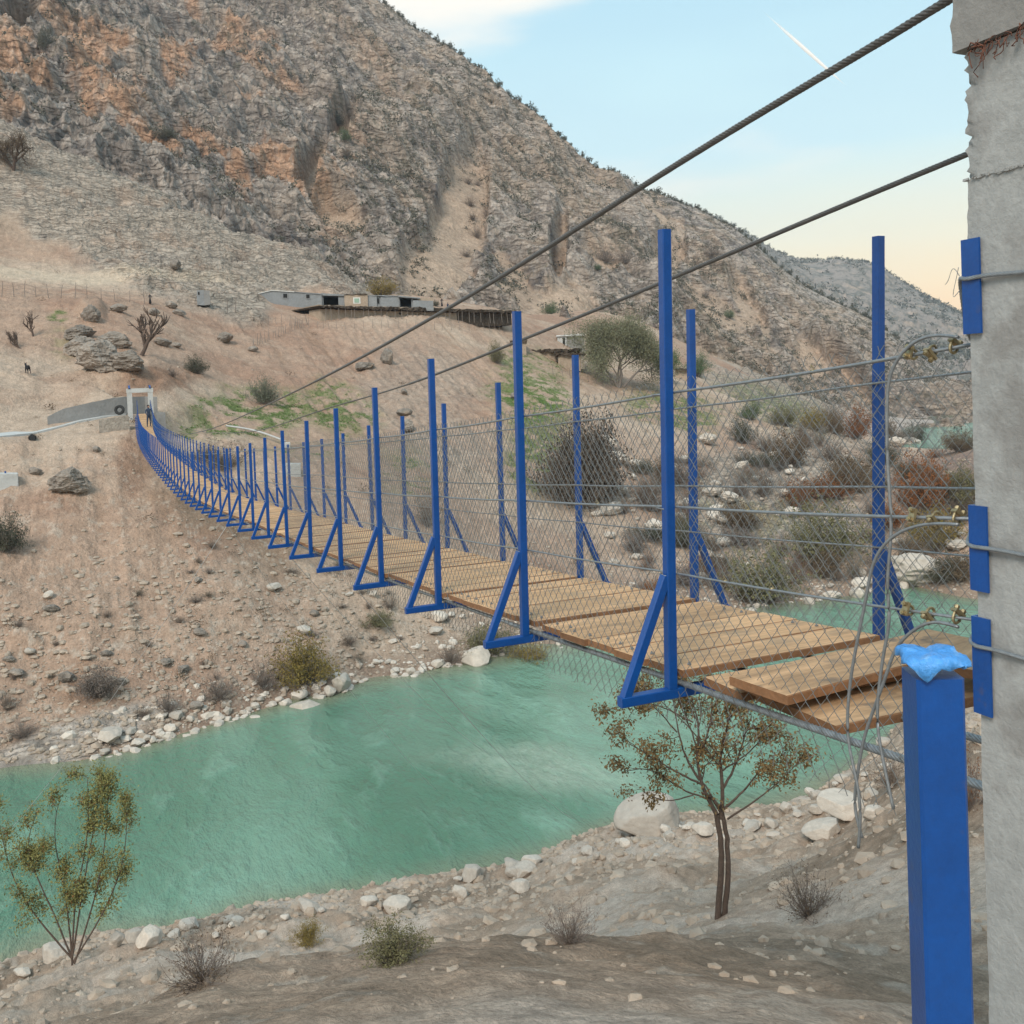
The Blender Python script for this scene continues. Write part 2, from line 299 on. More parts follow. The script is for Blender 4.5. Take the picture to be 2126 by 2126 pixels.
# ------------------------------------------------------------------ terrain machinery
def tps(ctrl):
    """ctrl: (px,py,D) or (px,('z',z),D) or (px, py, ('w')) -> function(theta, lnD) -> z, fitted as tan(elevation)"""
    A = []
    for px, py, D in ctrl:
        if D == 'w':
            th, te = angt(px, py); D = (WATER-.25-CP[2])/te
        elif isinstance(py, tuple):
            th, _ = angt(px, 800); te = (py[1]-CP[2])/D
        else: th, te = angt(px, py)
        A.append((th*2.2, math.log(D), te))
    A = np.array(A); X = A[:, :2]; n = len(A)
    def U(r2): return np.where(r2 > 0, .5*r2*np.log(r2+1e-20), 0)
    K = U(((X[:, None]-X[None])**2).sum(-1))+np.eye(n)*3e-6
    Pm = np.c_[np.ones(n), X]; Z = np.zeros((n+3, n+3)); Z[:n, :n] = K; Z[:n, n:] = Pm; Z[n:, :n] = Pm.T
    sol = np.linalg.solve(Z, np.r_[A[:, 2], 0, 0, 0])
    def ev(th, ln):
        S = np.stack([th*2.2, ln], -1); sh = th.shape; S = S.reshape(-1, 2)
        o = U(((S[:, None]-X[None])**2).sum(-1))@sol[:n]+sol[n]+S@sol[n+1:]
        return o.reshape(sh)
    return ev
class Terr:
    def __init__(s, ctrl, pxr, Dr, nth, nd):
        s.th = np.linspace(angt(pxr[0], 800)[0], angt(pxr[1], 800)[0], nth); s.ln = np.linspace(math.log(Dr[0]), math.log(Dr[1]), nd)
        ev = tps(ctrl); nc = 170; ct = np.linspace(s.th[0], s.th[-1], nc); cl = np.linspace(s.ln[0], s.ln[-1], nc)
        G = ev(*np.meshgrid(ct, cl, indexing='ij'))
        a = (s.th-ct[0])/(ct[1]-ct[0]); b = (s.ln-cl[0])/(cl[1]-cl[0]); ia = np.clip(a.astype(int), 0, nc-2); ib = np.clip(b.astype(int), 0, nc-2)
        fa = (a-ia)[:, None]; fb = (b-ib)[None]
        # smooth (Catmull-like) not needed: the coarse grid is dense
        te = (G[ia][:, ib]*(1-fa)+G[ia+1][:, ib]*fa)*(1-fb)+(G[ia][:, ib+1]*(1-fa)+G[ia+1][:, ib+1]*fa)*fb
        s.D = np.exp(s.ln)[None]*np.ones((nth, 1)); s.TH = s.th[:, None]*np.ones((1, nd)); s.Z = CP[2]+te*s.D
    def P(s, Z=None, D=None):
        Z = s.Z if Z is None else Z; D = s.D if D is None else D
        return np.stack([CP[0]+D*np.cos(s.TH), CP[1]+D*np.sin(s.TH), Z], -1).reshape(-1, 3)
    def faces(s):
        a, b = s.D.shape; i = np.arange(a-1)[:, None]*b+np.arange(b-1)[None]; i = i.ravel()
        return np.stack([i, i+1, i+b+1, i+b], -1)       # theta decreases with px, so this winds upward
    def hit(s, px, py):
        th, te = angt(px, py); k = int(round((th-s.th[0])/(s.th[1]-s.th[0]))); k = max(0, min(len(s.th)-1, k))
        el = (s.Zf[k]-CP[2])/s.Df[k]; ix = np.nonzero(el >= te)[0]
        j = ix[0] if len(ix) else int(np.argmax(el))
        D = s.Df[k][j]; return np.array([CP[0]+D*math.cos(th), CP[1]+D*math.sin(th), s.Zf[k][j]])
    def ground(s, x, y):
        th = math.atan2(y-CP[1], x-CP[0]); D = math.hypot(x-CP[0], y-CP[1])
        k = int(round((th-s.th[0])/(s.th[1]-s.th[0]))); k = max(0, min(len(s.th)-1, k)); j = int(np.clip(round((math.log(D)-s.ln[0])/(s.ln[1]-s.ln[0])), 0, len(s.ln)-1))
        return float(s.Zf[k][j])
# far bank: slope, terraces and the ridge on the left --------------------------------
C1 = [(-150, 1640, 'w'), (0, 1612, 'w'), (160, 1598, 'w'), (290, 1567, 'w'), (430, 1522, 'w'), (560, 1482, 'w'), (700, 1456, 'w'), (850, 1414, 'w'), (1000, 1387, 'w'), (1180, 1352, 'w'), (1330, 1312, 'w'),
      (1500, 1282, 'w'), (1650, 1262, 'w'), (1780, 1243, 'w'), (1870, 1222, 'w'), (1935, 1160, 'w'), (2050, 1150, 'w'), (2200, 1140, 'w'),
      (-150, ('z', WATER-4), 48), (160, ('z', WATER-4), 46), (430, ('z', WATER-4), 49), (700, ('z', WATER-4), 51), (1000, ('z', WATER-4), 56), (1330, ('z', WATER-4), 65), (1650, ('z', WATER-4), 70), (1870, ('z', WATER-4), 74), (2000, ('z', WATER-3), 80), (2200, ('z', WATER-4), 80),
      (0, 1470, 61.5), (0, 1300, 66.5), (0, 1120, 74), (0, 1000, 81), (0, 912, 86), (0, 900, 90), (0, 800, 103), (0, 690, 120), (0, 600, 142), (0, 520, 170), (0, 400, 188), (0, 263, 208), (-150, 1450, 62), (-150, 1100, 75), (-150, 850, 95), (-150, 600, 142), (-150, 350, 190), (-150, 230, 212),
      (150, 1480, 60), (150, 1300, 65.5), (150, 1100, 74), (150, 960, 82.5), (150, 885, 90), (150, 860, 95), (150, 750, 112), (150, 600, 145), (150, 530, 172), (160, 420, 190), (160, 330, 207),
      (290, 1450, 60.5), (290, 1300, 65.5), (290, 1150, 71.5), (290, 1020, 78), (290, 930, 84), (290, 897, 87), (290, 862, 94), (290, 800, 101), (290, 700, 119), (290, 615, 147), (290, 560, 170), (300, 480, 188), (306, 397, 208),
      (450, 1400, 62.5), (450, 1250, 67.5), (450, 1100, 75), (450, 1000, 82), (450, 920, 92), (450, 850, 105), (450, 750, 124), (450, 660, 148), (450, 620, 162), (450, 560, 180), (450, 474, 208),
      (600, 1400, 64), (600, 1250, 69), (600, 1120, 76), (600, 1000, 85), (600, 900, 100), (600, 800, 120), (600, 715, 142), (600, 665, 157), (600, 632, 170), (600, 590, 185), (620, 520, 209),
      (760, 1380, 66), (760, 1250, 71), (760, 1120, 78), (760, 1000, 90), (760, 900, 107), (760, 800, 127), (760, 720, 148), (760, 672, 159), (760, 634, 172), (760, 622, 200), (760, 620, 240),
      (900, 1300, 71), (900, 1150, 80), (900, 1000, 96), (900, 900, 112), (900, 800, 135), (900, 720, 156), (900, 680, 165), (900, 640, 176), (900, 630, 210), (900, 628, 250),
      (1040, 1280, 76), (1040, 1150, 86), (1040, 1000, 102), (1040, 900, 120), (1040, 800, 145), (1040, 730, 168), (1040, 670, 186), (1050, 655, 210), (1050, 650, 260),
      (1180, 1250, 80), (1180, 1120, 93), (1180, 1000, 108), (1180, 900, 127), (1180, 800, 160), (1180, 740, 184), (1180, 700, 215), (1180, 670, 260), (1180, 650, 310),
      (1320, 1230, 85), (1320, 1100, 98), (1320, 1000, 113), (1320, 900, 137), (1320, 800, 180), (1320, 740, 225), (1320, 700, 270), (1320, 670, 330),
      (1480, 1200, 88), (1480, 1100, 101), (1480, 1000, 118), (1480, 900, 150), (1480, 830, 195), (1480, 790, 250), (1480, 740, 330),
      (1620, 1180, 92), (1620, 1080, 106), (1620, 1000, 125), (1620, 920, 160), (1620, 860, 215), (1620, 830, 280), (1620, 800, 350),
      (1750, 1170, 92), (1750, 1080, 106), (1750, 1000, 126), (1750, 940, 160), (1750, 905, 215), (1750, 880, 270), (1750, 860, 340), (1750, 845, 400),
      (1850, 1130, 97), (1850, 1060, 109), (1850, 1000, 126), (1850, 965, 160), (1865, 938, 206), (1850, 905, 280), (1850, 880, 360), (1850, 865, 420),
      (1950, 1110, 103), (1950, 1040, 114), (1950, 985, 135), (1950, 955, 165), (1960, 936, 'w')]
C1 += [(1990, ('z', WATER-3), 322), (2060, ('z', WATER-3), 340), (2150, ('z', WATER-3), 348), (1945, ('z', WATER-2), 292), (1900, ('z', WATER-2.5), 262), (1960, ('z', WATER-3), 275), (2060, ('z', WATER-3), 290), (2150, ('z', WATER-3), 290), (1940, 884, 'w'), (1990, 868, 'w'), (2080, 862, 'w'), (2200, 860, 'w'),
       (2050, 1090, 105), (2050, 1020, 117), (2050, 960, 140), (2050, 925, 180), (2050, 905, 'w'), (2180, 1020, 115), (2180, 920, 160), (2180, 900, 'w')]
C1 += [(x_, ('z', z_), D_) for x_, z_, D_ in ((-150, 50, 235), (0, 47, 235), (160, 41, 235), (306, 36, 235), (450, 30, 235), (620, 24, 235), (-150, 25, 290), (0, 25, 290), (160, 22, 290), (306, 20, 290), (450, 18, 290), (620, 16, 290), (760, 14, 300), (900, 14, 320), (1050, 12, 340),
       (-150, 10, 430), (160, 10, 430), (450, 10, 430), (760, 8, 430), (1050, 5, 430), (1300, 5, 430), (1480, 0, 430))]
T1 = Terr(C1, (-190, 2240), (43, 440), 1150, 900)
D1, Z0 = T1.D, T1.Z
P0 = T1.P(); px, py = topx(P0); n1 = len(P0); d1 = D1.ravel()
u = np.stack([-np.sin(T1.TH).ravel()*d1, np.log(d1)*90, P0[:, 2]*.6], -1)          # lateral, downhill, height
w1 = fbm(P0, (16, 16, 16), 4); w2 = fbm(P0, (3.2, 3.2, 3.2), 5, off=5.); w3 = fbm(P0, (.9, .9, .9), 5, .65, off=9.)
# rock outcrop amount: ridge upper left, outcrop knoll mid left, ledge fields, rubble at foot
rock = blob(px, py, 200, 430, 420, 95, .45, .35, w1*.5)
rock = np.maximum(rock, blob(px, py, 560, 560, 210, 52, .28, .3, w1*.6))
rock = np.maximum(rock, blob(px, py, 60, 340, 200, 90, .3, .3, w1*.5))
rock = np.maximum(rock, .22*blob(px, py, 880, 800, 190, 130, .9, .5, w1*.8))
rock = np.maximum(rock, .38*blob(px, py, 1680, 830, 200, 70, .4, .5, w1*.8))
rock = np.maximum(rock, .36*blob(px, py, 1640, 1040, 260, 110, 0, .5, w1*.8))
rock = np.maximum(rock, .45*blob(px, py, 110, 1570, 260, 55, -.35, .3, w1*.3))
soilm = sstep(.1, .45, rock)
latr = -np.sin(T1.TH.ravel()-YAW)*d1                              # metres to the left of the view axis
a_ = math.radians(26); sD = -latr*math.sin(a_)*-1*-1+P0[:, 2]*math.cos(a_)*1.9+w1*4+w2*1.1; tD = -latr*math.cos(a_)+w2*1.6+d1*.35
QD = np.stack([sD, tD*.22, d1*.12], -1)
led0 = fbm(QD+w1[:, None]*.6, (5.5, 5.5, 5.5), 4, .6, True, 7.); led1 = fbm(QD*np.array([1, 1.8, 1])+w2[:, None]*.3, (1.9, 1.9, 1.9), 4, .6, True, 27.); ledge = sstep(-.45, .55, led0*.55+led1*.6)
crag = fbm(P0+np.stack([w2, w2, w3], -1)*.8, (3.6, 3.6, 2.2), 6, .6, True, 3.)
base = w1*1.1*sstep(46, 75, d1)+w2*.28
rill = fbm(np.stack([u[:, 0], u[:, 1]*.13, u[:, 2]*0], -1), 2.3, 4, .55, True, 2.)
rillm = .35+.9*blob(px, py, 160, 1150, 230, 190, .2, .5, w1)+2.0*blob(px, py, 860, 790, 290, 130, .3, .5, w1)
dz = base+rill*.30*rillm*(1-soilm)+soilm*(led0*1.5+led1*.8+crag*.75)+w3*.16+.22*fbm(P0, (1.9, 1.9, 1.9), 4, .6, True, 12.)*sstep(-.3, .3, w2)
# flat terrace for the houses, notch for the gate, cut bank by the footpath
sh = sstep(0.0, 3.0, (Z0.ravel()-WATER))
flat = np.maximum(blob(px, py, 700, 640, 260, 17, 0, .3), blob(px, py, 150, 875, 230, 42, -.1, .4))
dz = dz*sh*(1-.85*flat)+.2*soilm*0
knoll = blob(px, py, 214, 700, 72, 34, .35, .5, w1*.4)*2.4*(1+crag*.5)
dz += knoll*.12
for (bx, by, rx, ry, h) in ((190, 655, 26, 20, 1.6), (1640, 1130, 40, 25, 1.0), (50, 1330, 30, 16, .6)): dz += blob(px, py, bx, by, rx, ry, 0, .5, w2*.4)*h
scar = blob(px, py, 270, 800, 62, 20, -.05, .4, w2*.5)+blob(px, py, 405, 880, 80, 22, .15, .4, w2*.5)
dz -= scar*1.1
T1.Zf = Z0+dz.reshape(Z0.shape); T1.Df = D1
P1 = T1.P(T1.Zf)
# surface colour (albedo): soils, rock, turf, damp silt
tan = np.array([.385, .268, .20]); tanl = np.array([.455, .345, .265]); red = np.array([.31, .19, .135]); brn = np.array([.235, .15, .10]); grock = np.array([.345, .295, .25]); grd = np.array([.13, .11, .10]); grn = np.array([.13, .165, .06]); whi = np.array([.36, .295, .24])
cw = fbm(P0, (22, 22, 22), 5, off=30.); cf = fbm(P0, (1.4, 1.4, 1.4), 5, .6, off=40.); cm = fbm(P0, (5, 5, 5), 5, .6, off=50.)
A = mixc(np.tile(tan, (n1, 1)), tanl, sstep(.0, .5, cw+cm*.5))
A = mixc(A, red, .75*sstep(.0, .45, -cw+cm*.6)*.9)
A = mixc(A, brn, .55*sstep(.15, .6, rill*-1+cf*.4)*np.clip(rillm, 0, 1))
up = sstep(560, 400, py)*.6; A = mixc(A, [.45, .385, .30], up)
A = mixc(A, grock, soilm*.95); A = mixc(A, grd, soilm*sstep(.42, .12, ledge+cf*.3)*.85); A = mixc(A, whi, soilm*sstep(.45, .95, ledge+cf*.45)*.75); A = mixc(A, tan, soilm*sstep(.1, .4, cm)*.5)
def green(cx_, cy_, rx, ry, rot, amt):
    global A
    g = blob(px, py, cx_, cy_, rx, ry, rot, .5, w1*.5+cm*.5)*sstep(-.35, .25, cf+cm*.6)*amt; A = mixc(A, grn*(1+.5*cf[:, None]*0), g); return g
gm = np.zeros(n1)
for g in ((520, 855, 140, 46, -.05, .95), (700, 855, 70, 50, .6, .8), (470, 900, 90, 22, .1, .8), (1110, 850, 80, 110, -.45, 1.1), (1110, 960, 50, 70, -.3, .8), (1400, 850, 90, 40, .15, .85), (1080, 770, 70, 22, .4, .6), (120, 662, 20, 11, 0, 1), (130, 710, 34, 30, .5, .35), (1620, 850, 110, 32, .35, .6), (840, 990, 60, 60, .3, .4), (620, 950, 90, 30, 0, .4), (1560, 1090, 130, 50, .2, .35)): gm = np.maximum(gm, green(*g))
dk = blob(px, py, 275, 965, 34, 66, .12, .35, cm*.3); A = mixc(A, [.27, .165, .115], dk*.75)
dk = blob(px, py, 330, 1010, 30, 90, -.45, .5, cm*.4); A = mixc(A, [.24, .16, .115], dk*.5)
dk = blob(px, py, 300, 800, 90, 26, -.05, .4, cm*.6); A = mixc(A, [.23, .135, .09], dk*.75)
sh_ = sstep(1.5, .1, Z0.ravel()-WATER); A = mixc(A, [.26, .185, .14], sh_*.8)
dk = blob(px, py, 520, 1085, 190, 75, .45, .5, cm*.7+w1*.3); A = mixc(A, [.215, .145, .095], dk*.6); dk = blob(px, py, 170, 1420, 90, 45, .1, .5, cm*.4); A = mixc(A, [.30, .19, .13], dk*.6)
lim = blob(px, py, 100, 1560, 230, 36, -.38, .3, cm*.4); A = mixc(A, [.43, .375, .33], lim*.85)
road = blob(px, py, 130, 572, 330, 11, .06, .5, cm*.2); A = mixc(A, [.52, .42, .32], road*.7)
rb = blob(px, py, 2000, 990, 190, 60, -.2, .4, cm*.6); A = mixc(A, [.22, .155, .13], rb*.85)
rb = blob(px, py, 1850, 880, 200, 22, -.1, .5, cm*.4)*(d1 > 200); A = mixc(A, [.44, .38, .34], rb*.8)
peb = sstep(.18, .42, fbm(P0, (.5, .5, .5), 3, .7, off=70.))*sstep(110, 55, d1); A = mixc(A, [.50, .43, .36], peb*.6*(1-sh_*.3))
A *= (1+.16*cf+.16*w3)[:, None]
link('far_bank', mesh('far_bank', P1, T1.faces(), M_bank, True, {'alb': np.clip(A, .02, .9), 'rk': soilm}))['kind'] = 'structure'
del u, P0
# mountain --------------------------------------------------------------------------
C2 = [(-200, 420, 255), (-200, 100, 330), (-200, -200, 420), (-200, -500, 520), (0, 330, 262), (0, 150, 320), (0, -50, 390), (0, -300, 480), (0, -500, 560), (200, 420, 262), (200, 250, 310), (200, 50, 380), (200, -150, 450), (200, -400, 540),
      (400, 500, 262), (400, 360, 300), (400, 200, 360), (400, 30, 430), (400, -110, 500), (400, -180, 560), (560, 560, 260), (560, 440, 295), (560, 300, 340), (560, 100, 430), (560, -30, 500), (580, -70, 540),
      (700, 610, 258), (700, 500, 290), (700, 350, 345), (700, 200, 400), (700, 90, 455), (690, 4, 510), (850, 640, 262), (850, 520, 305), (850, 380, 360), (850, 250, 420), (850, 95, 520),
      (1000, 660, 268), (1000, 560, 320), (1000, 450, 372), (1000, 320, 440), (1010, 198, 525), (1150, 690, 285), (1150, 600, 335), (1150, 500, 395), (1150, 400, 455), (1160, 312, 530),
      (1300, 720, 310), (1300, 640, 355), (1300, 560, 405), (1300, 480, 470), (1300, 385, 550), (1430, 760, 335), (1430, 670, 390), (1430, 580, 455), (1430, 520, 510), (1440, 442, 590), (1560, 790, 360), (1560, 720, 410), (1560, 640, 470), (1565, 540, 570), (1560, 515, 600),
      (1650, 820, 380), (1650, 740, 440), (1650, 660, 520), (1660, 607, 600), (1750, 845, 400), (1750, 780, 450), (1750, 710, 530), (1750, 648, 620), (1850, 868, 420), (1850, 810, 480), (1850, 750, 550), (1850, 700, 640), (1920, 862, 450), (1920, 820, 520), (1920, 752, 640), (1990, 858, 480), (1990, 838, 560), (1990, 815, 680), (2150, 862, 480), (2150, 845, 560), (2150, 830, 700)]
# behind the crest the ground falls away
C2 += [(-200, -420, 700), (0, -400, 700), (200, -330, 700), (400, -120, 700), (560, 0, 700), (700, 90, 700), (850, 180, 700), (1010, 290, 700), (1160, 400, 700), (1300, 460, 700), (1440, 520, 730), (1565, 590, 740), (1660, 670, 740), (1750, 710, 740), (1850, 750, 745), (1920, 790, 745), (1990, 830, 745), (2150, 840, 745)]
T2 = Terr(C2, (-230, 2200), (225, 750), 1250, 760)
P0 = T2.P(); px, py = topx(P0); n2 = len(P0); d2 = T2.D.ravel(); lat = -np.sin(T2.TH.ravel()-YAW)*d2
wl = fbm(P0, (70, 70, 70), 4); wm = fbm(P0, (22, 22, 22), 5, off=3.); wf = fbm(P0, (5, 5, 5), 5, .6, off=6.); wx = fbm(P0, (1.8, 1.8, 1.8), 3, .6, off=8.)
# strata run down to the right; cliff bands on the left, slabs on the right
ang = math.radians(40); s_ = lat*math.sin(ang)+P0[:, 2]*math.cos(ang)
t_ = lat*math.cos(ang)-P0[:, 2]*math.sin(ang)
Q = np.stack([s_, t_*.16, d2*.25], -1)
st1 = fbm(Q+wm[:, None]*2.0, (9, 9, 9), 5, .6, True, 11.); st2 = fbm(Q+wf[:, None]*.8, (2.6, 2.6, 2.6), 4, .6, True, 21.)
fl = fbm(np.stack([lat, P0[:, 2]*.3, d2*.3], -1)+wm[:, None]*3, (8, 8, 8), 5, .6, True, 31.)        # vertical flutes
cl = sstep(900, 450, px+wl*200)                                             # 1 on the cliffy left
st0 = fbm(Q*np.array([1, .8, 1])+wl[:, None]*5, (27, 27, 27), 4, .55, True, 41.)
gul = fbm(np.stack([lat, P0[:, 2]*.18, d2*.10], -1)+wl[:, None]*14, (42, 42, 42), 3, .5, True, 81.)
rockd = wl*9+wm*7+gul*9*(1-.3*cl)+st0*12+st1*(4.4+2.4*(1-cl))+st2*2.4+fl*5.0*cl+wf*1.8+wx*.5
soild = wl*9+fbm(P0, (40, 40, 40), 3, off=15.)*5-.9-cl*3.2
chute = np.maximum(blob(px, py, 955, 470, 52, 140, .22, .22, wm*.25), blob(px, py, 905, 590, 75, 75, .2, .3, wm*.25))
chute = np.maximum(chute, blob(px, py, 1150, 660, 70, 38, -.25, .4, wm*.3)); chute = np.maximum(chute, .8*blob(px, py, 700, 470, 60, 30, .5, .4, wm*.4))
for cx_, cy_, rx, ry, ro in ((1165, 540, 16, 48, .05), (1390, 530, 26, 45, .6), (1560, 660, 16, 80, -.5), (1500, 660, 60, 14, .65), (720, 290, 26, 40, .4), (1680, 740, 50, 12, .75), (1720, 820, 70, 14, .6), (1760, 790, 60, 8, .7), (50, 110, 36, 28, 0.), (1340, 440, 60, 20, .6), (1250, 560, 50, 30, .4), (650, 380, 22, 60, .3)):
    chute = np.maximum(chute, blob(px, py, cx_, cy_, rx, ry, ro, .45, wm*.5))
soild = soild+chute*1.0; rockd = rockd*(1-.9*chute)+wl*9*.9*chute-1.5*chute
sk = np.maximum(sstep(-1.6, 1.6, soild-rockd), chute)
disp = rockd*(1-sk)+soild*sk+wx*.2*(1-sk)
foot = sstep(225, 262, d2); rid = 1-.75*sstep(470, 620, d2)*(px > 600)
disp = disp*foot*rid
Zn = T2.Z.ravel()+disp*.78; Dn = d2-disp*.55
T2.Zf = Zn.reshape(T2.Z.shape); T2.Df = Dn.reshape(T2.Z.shape)
P2 = T2.P(T2.Zf, T2.Df)
cw = fbm(P0, (30, 30, 45), 5, .55, off=60.); cm = fbm(P0, (9, 9, 9), 5, .6, off=66.); cf = fbm(P0, (2.2, 2.2, 2.2), 4, .65, off=77.)
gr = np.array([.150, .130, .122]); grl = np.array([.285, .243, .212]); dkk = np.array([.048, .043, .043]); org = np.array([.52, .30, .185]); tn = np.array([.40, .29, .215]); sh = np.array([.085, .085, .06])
A = mixc(np.tile(gr, (n2, 1)), grl, sstep(-.1, .55, st2*.5+cf*.6+cm*.3)); A = mixc(A, dkk, .85*sstep(.02, .4, -st1*.5-st0*.25-fl*.3*cl+cm*.45+cf*.3))  # crevice shade painted into the rock colour, deepest where strata noise dips
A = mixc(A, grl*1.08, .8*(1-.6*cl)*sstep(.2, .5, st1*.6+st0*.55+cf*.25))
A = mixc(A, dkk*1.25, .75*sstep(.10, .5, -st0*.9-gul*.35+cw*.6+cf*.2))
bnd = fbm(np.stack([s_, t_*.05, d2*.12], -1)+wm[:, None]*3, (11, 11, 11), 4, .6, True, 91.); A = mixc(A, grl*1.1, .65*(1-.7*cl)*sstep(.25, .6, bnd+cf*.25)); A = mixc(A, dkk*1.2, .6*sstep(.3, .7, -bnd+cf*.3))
A = mixc(A, [.30, .235, .185], .75*(1-.8*cl)*sstep(-.25, .3, cm+cw))
om = sstep(.12, .34, cw*.9+cm*.45+fl*.12)*cl*sstep(80, 200, py+cw*120)+.0
for cx_, cy_, rx, ry, ro in ((185, 215, 34, 55, .1), (190, 300, 22, 50, 0), (370, 190, 30, 60, -.1), (395, 40, 16, 45, -.5), (490, 110, 30, 22, .5), (330, 390, 60, 22, .5), (500, 420, 20, 60, -.3), (560, 380, 34, 26, .4), (10, 170, 14, 40, 0), (270, 330, 20, 40, .1), (630, 420, 60, 40, 0.4), (430, 350, 60, 16, .6)):
    om = np.maximum(om, blob(px, py, cx_, cy_, rx, ry, ro, .3, cm*.9+cf*.4))
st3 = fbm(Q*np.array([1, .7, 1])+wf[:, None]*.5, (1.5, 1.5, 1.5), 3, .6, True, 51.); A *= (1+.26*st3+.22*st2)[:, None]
A = mixc(A, org*.94, np.clip(om, 0, 1)*.72*(1-.5*sstep(.1, .5, cf)))
A = mixc(A, tn*(1+.08*cm[:, None]), sk*.92); A = mixc(A, [.46, .34, .255], chute*.7)
scr = sstep(.12, .42, fbm(P0, (3.2, 3.2, 3.2), 3, .7, off=99.)+.35*cw-.1)*(1-sk*.85)*sstep(260, 330, d2); A = mixc(A, sh, scr*.6)
A *= (1+.2*cf+.10*wx)[:, None]
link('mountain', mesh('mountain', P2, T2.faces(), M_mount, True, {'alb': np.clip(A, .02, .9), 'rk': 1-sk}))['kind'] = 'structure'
# distant mountain --------------------------------------------------------------------
C3 = [(1250, 700, 900), (1250, 560, 1300), (1250, 440, 1700), (1400, 720, 900), (1400, 560, 1300), (1390, 418, 1750), (1483, 740, 900), (1483, 600, 1300), (1483, 451, 1750), (1569, 760, 900), (1569, 640, 1300), (1569, 497, 1750), (1663, 780, 900), (1663, 680, 1250), (1663, 552, 1750), (1712, 551, 1760), (1738, 545, 1765), (1776, 562, 1750), (1770, 790, 900), (1770, 700, 1250),
      (1825, 574, 1750), (1832, 589, 1740), (1888, 613, 1750), (1880, 800, 900), (1880, 720, 1250), (1986, 652, 1750), (1986, 812, 900), (1986, 750, 1250), (2080, 700, 1750), (2080, 815, 900), (2080, 775, 1250), (2250, 740, 1750), (2250, 815, 900), (2250, 790, 1250),
      (1250, 500, 2200), (1483, 520, 2200), (1663, 600, 2200), (1776, 610, 2200), (1888, 660, 2200), (2080, 735, 2200), (2250, 760, 2200), (1250, 790, 780), (1600, 830, 780), (1980, 845, 780), (2250, 850, 780)]
T3 = Terr(C3, (1230, 2260), (740, 2250), 520, 330)
P0 = T3.P(); px, py = topx(P0); d3 = T3.D.ravel()
wl = fbm(P0, (160, 160, 160), 5, .55); wm = fbm(P0, (40, 40, 40), 5, .6, True, off=3.); wf = fbm(P0, (9, 9, 9), 3, .6, off=6.)
dsp = (wl*26+wm*10+wf*4)*(1-.82*sstep(1500, 1720, d3)*1)*sstep(740, 900, d3)
T3.Zf = T3.Z+dsp.reshape(T3.Z.shape); T3.Df = T3.D
cm = fbm(P0, (26, 26, 26), 5, .65, off=66.); cf = fbm(P0, (8, 8, 8), 3, .65, off=77.)
A = mixc(np.tile(np.array([.30, .25, .22]), (len(P0), 1)), [.12, .12, .10], sstep(-.15, .3, cf+cm*.6)*.8); A = mixc(A, [.44, .33, .26], sstep(.2, .5, cm-cf*.3)*.8)
link('distant_mountain', mesh('distant_mountain', T3.P(T3.Zf), T3.faces(), M_mount, True, {'alb': np.clip(A, .02, .9)}))['kind'] = 'structure'
# near bank ------------------------------------------------------------------------------
WN = [(-400, 2150), (0, 2010), (400, 1930), (800, 1860), (1100, 1800), (1290, 1722), (1420, 1712), (1540, 1700), (1640, 1672), (1700, 1640), (1780, 1592), (1850, 1530), (1930, 1470), (2020, 1420), (2200, 1340)]
C4 = []
for x_, y_ in WN:
    C4.append((x_, y_, 'w')); th, te = angt(x_, y_); Dw = (WATER-.25-CP[2])/te
    C4 += [(x_, ('z', WATER-3.0), Dw+7), (x_, ('z', WATER+2.2), Dw*.88), (x_, ('z', WATER+5.0), Dw*.70), (x_, ('z', WATER+8.5), Dw*.48), (x_, ('z', WATER+12.3), Dw*.28), (x_, ('z', -2.7), 7.0), (x_, ('z', -.75), 3.4), (x_, ('z', -.2), 2.0), (x_, ('z', -.15), 1.0)]
T4 = Terr(C4, (-450, 2330), (.9, 75), 900, 620)
P0 = T4.P(); px, py = topx(P0); d4 = T4.D.ravel()
w1 = fbm(P0, (7, 7, 7), 5); w2 = fbm(P0, (1.3, 1.3, 1.3), 5, off=4.); w3 = fbm(P0, (.25, .25, .25), 4, off=5.); cr_ = fbm(P0, (2.2, 2.2, 2.2), 5, .55, True, 3.)
dz = (w1*.45*sstep(4, 14, d4)+w2*.22*sstep(1.5, 6, d4)+w3*.03+cr_*.35*sstep(12, 25, d4))*sstep(-.2, .8, T4.Z.ravel()-WATER)
T4.Zf = T4.Z+dz.reshape(T4.Z.shape); T4.Df = T4.D
cm = fbm(P0, (3, 3, 3), 5, .6, off=66.); cf = fbm(P0, (.4, .4, .4), 4, .65, off=77.)
A = mixc(np.tile(np.array([.36, .27, .205]), (len(P0), 1)), [.46, .385, .325], sstep(-.1, .4, cm)); A = mixc(A, [.20, .15, .11], sstep(.0, .5, -cm+cf*.5)*.7); A = mixc(A, [.50, .44, .38], sstep(.2, .4, cf)*.4)
gr_ = fbm(P0, (.09, .09, .09), 3, .7, off=90.); A *= (1+.30*gr_*sstep(16, 4, d4))[:, None]
A = mixc(A, [.27, .20, .155], sstep(1.0, .1, T4.Z.ravel()-WATER)*.7)
link('near_bank', mesh('near_bank', T4.P(T4.Zf), T4.faces(), M_near, True, {'alb': np.clip(A, .02, .9)}))['kind'] = 'structure'
# wide ground sheet under everything, to the horizon
g = MB(); R_ = 2400
g.add([[-R_, -R_, WATER-9], [R_, -R_, WATER-9], [R_, R_, WATER-9], [-R_, R_, WATER-9]], [[0, 1, 2, 3]]).build('ground', mat('valley_ground', (.34, .28, .23), n1=(.02, .2)))['kind'] = 'structure'
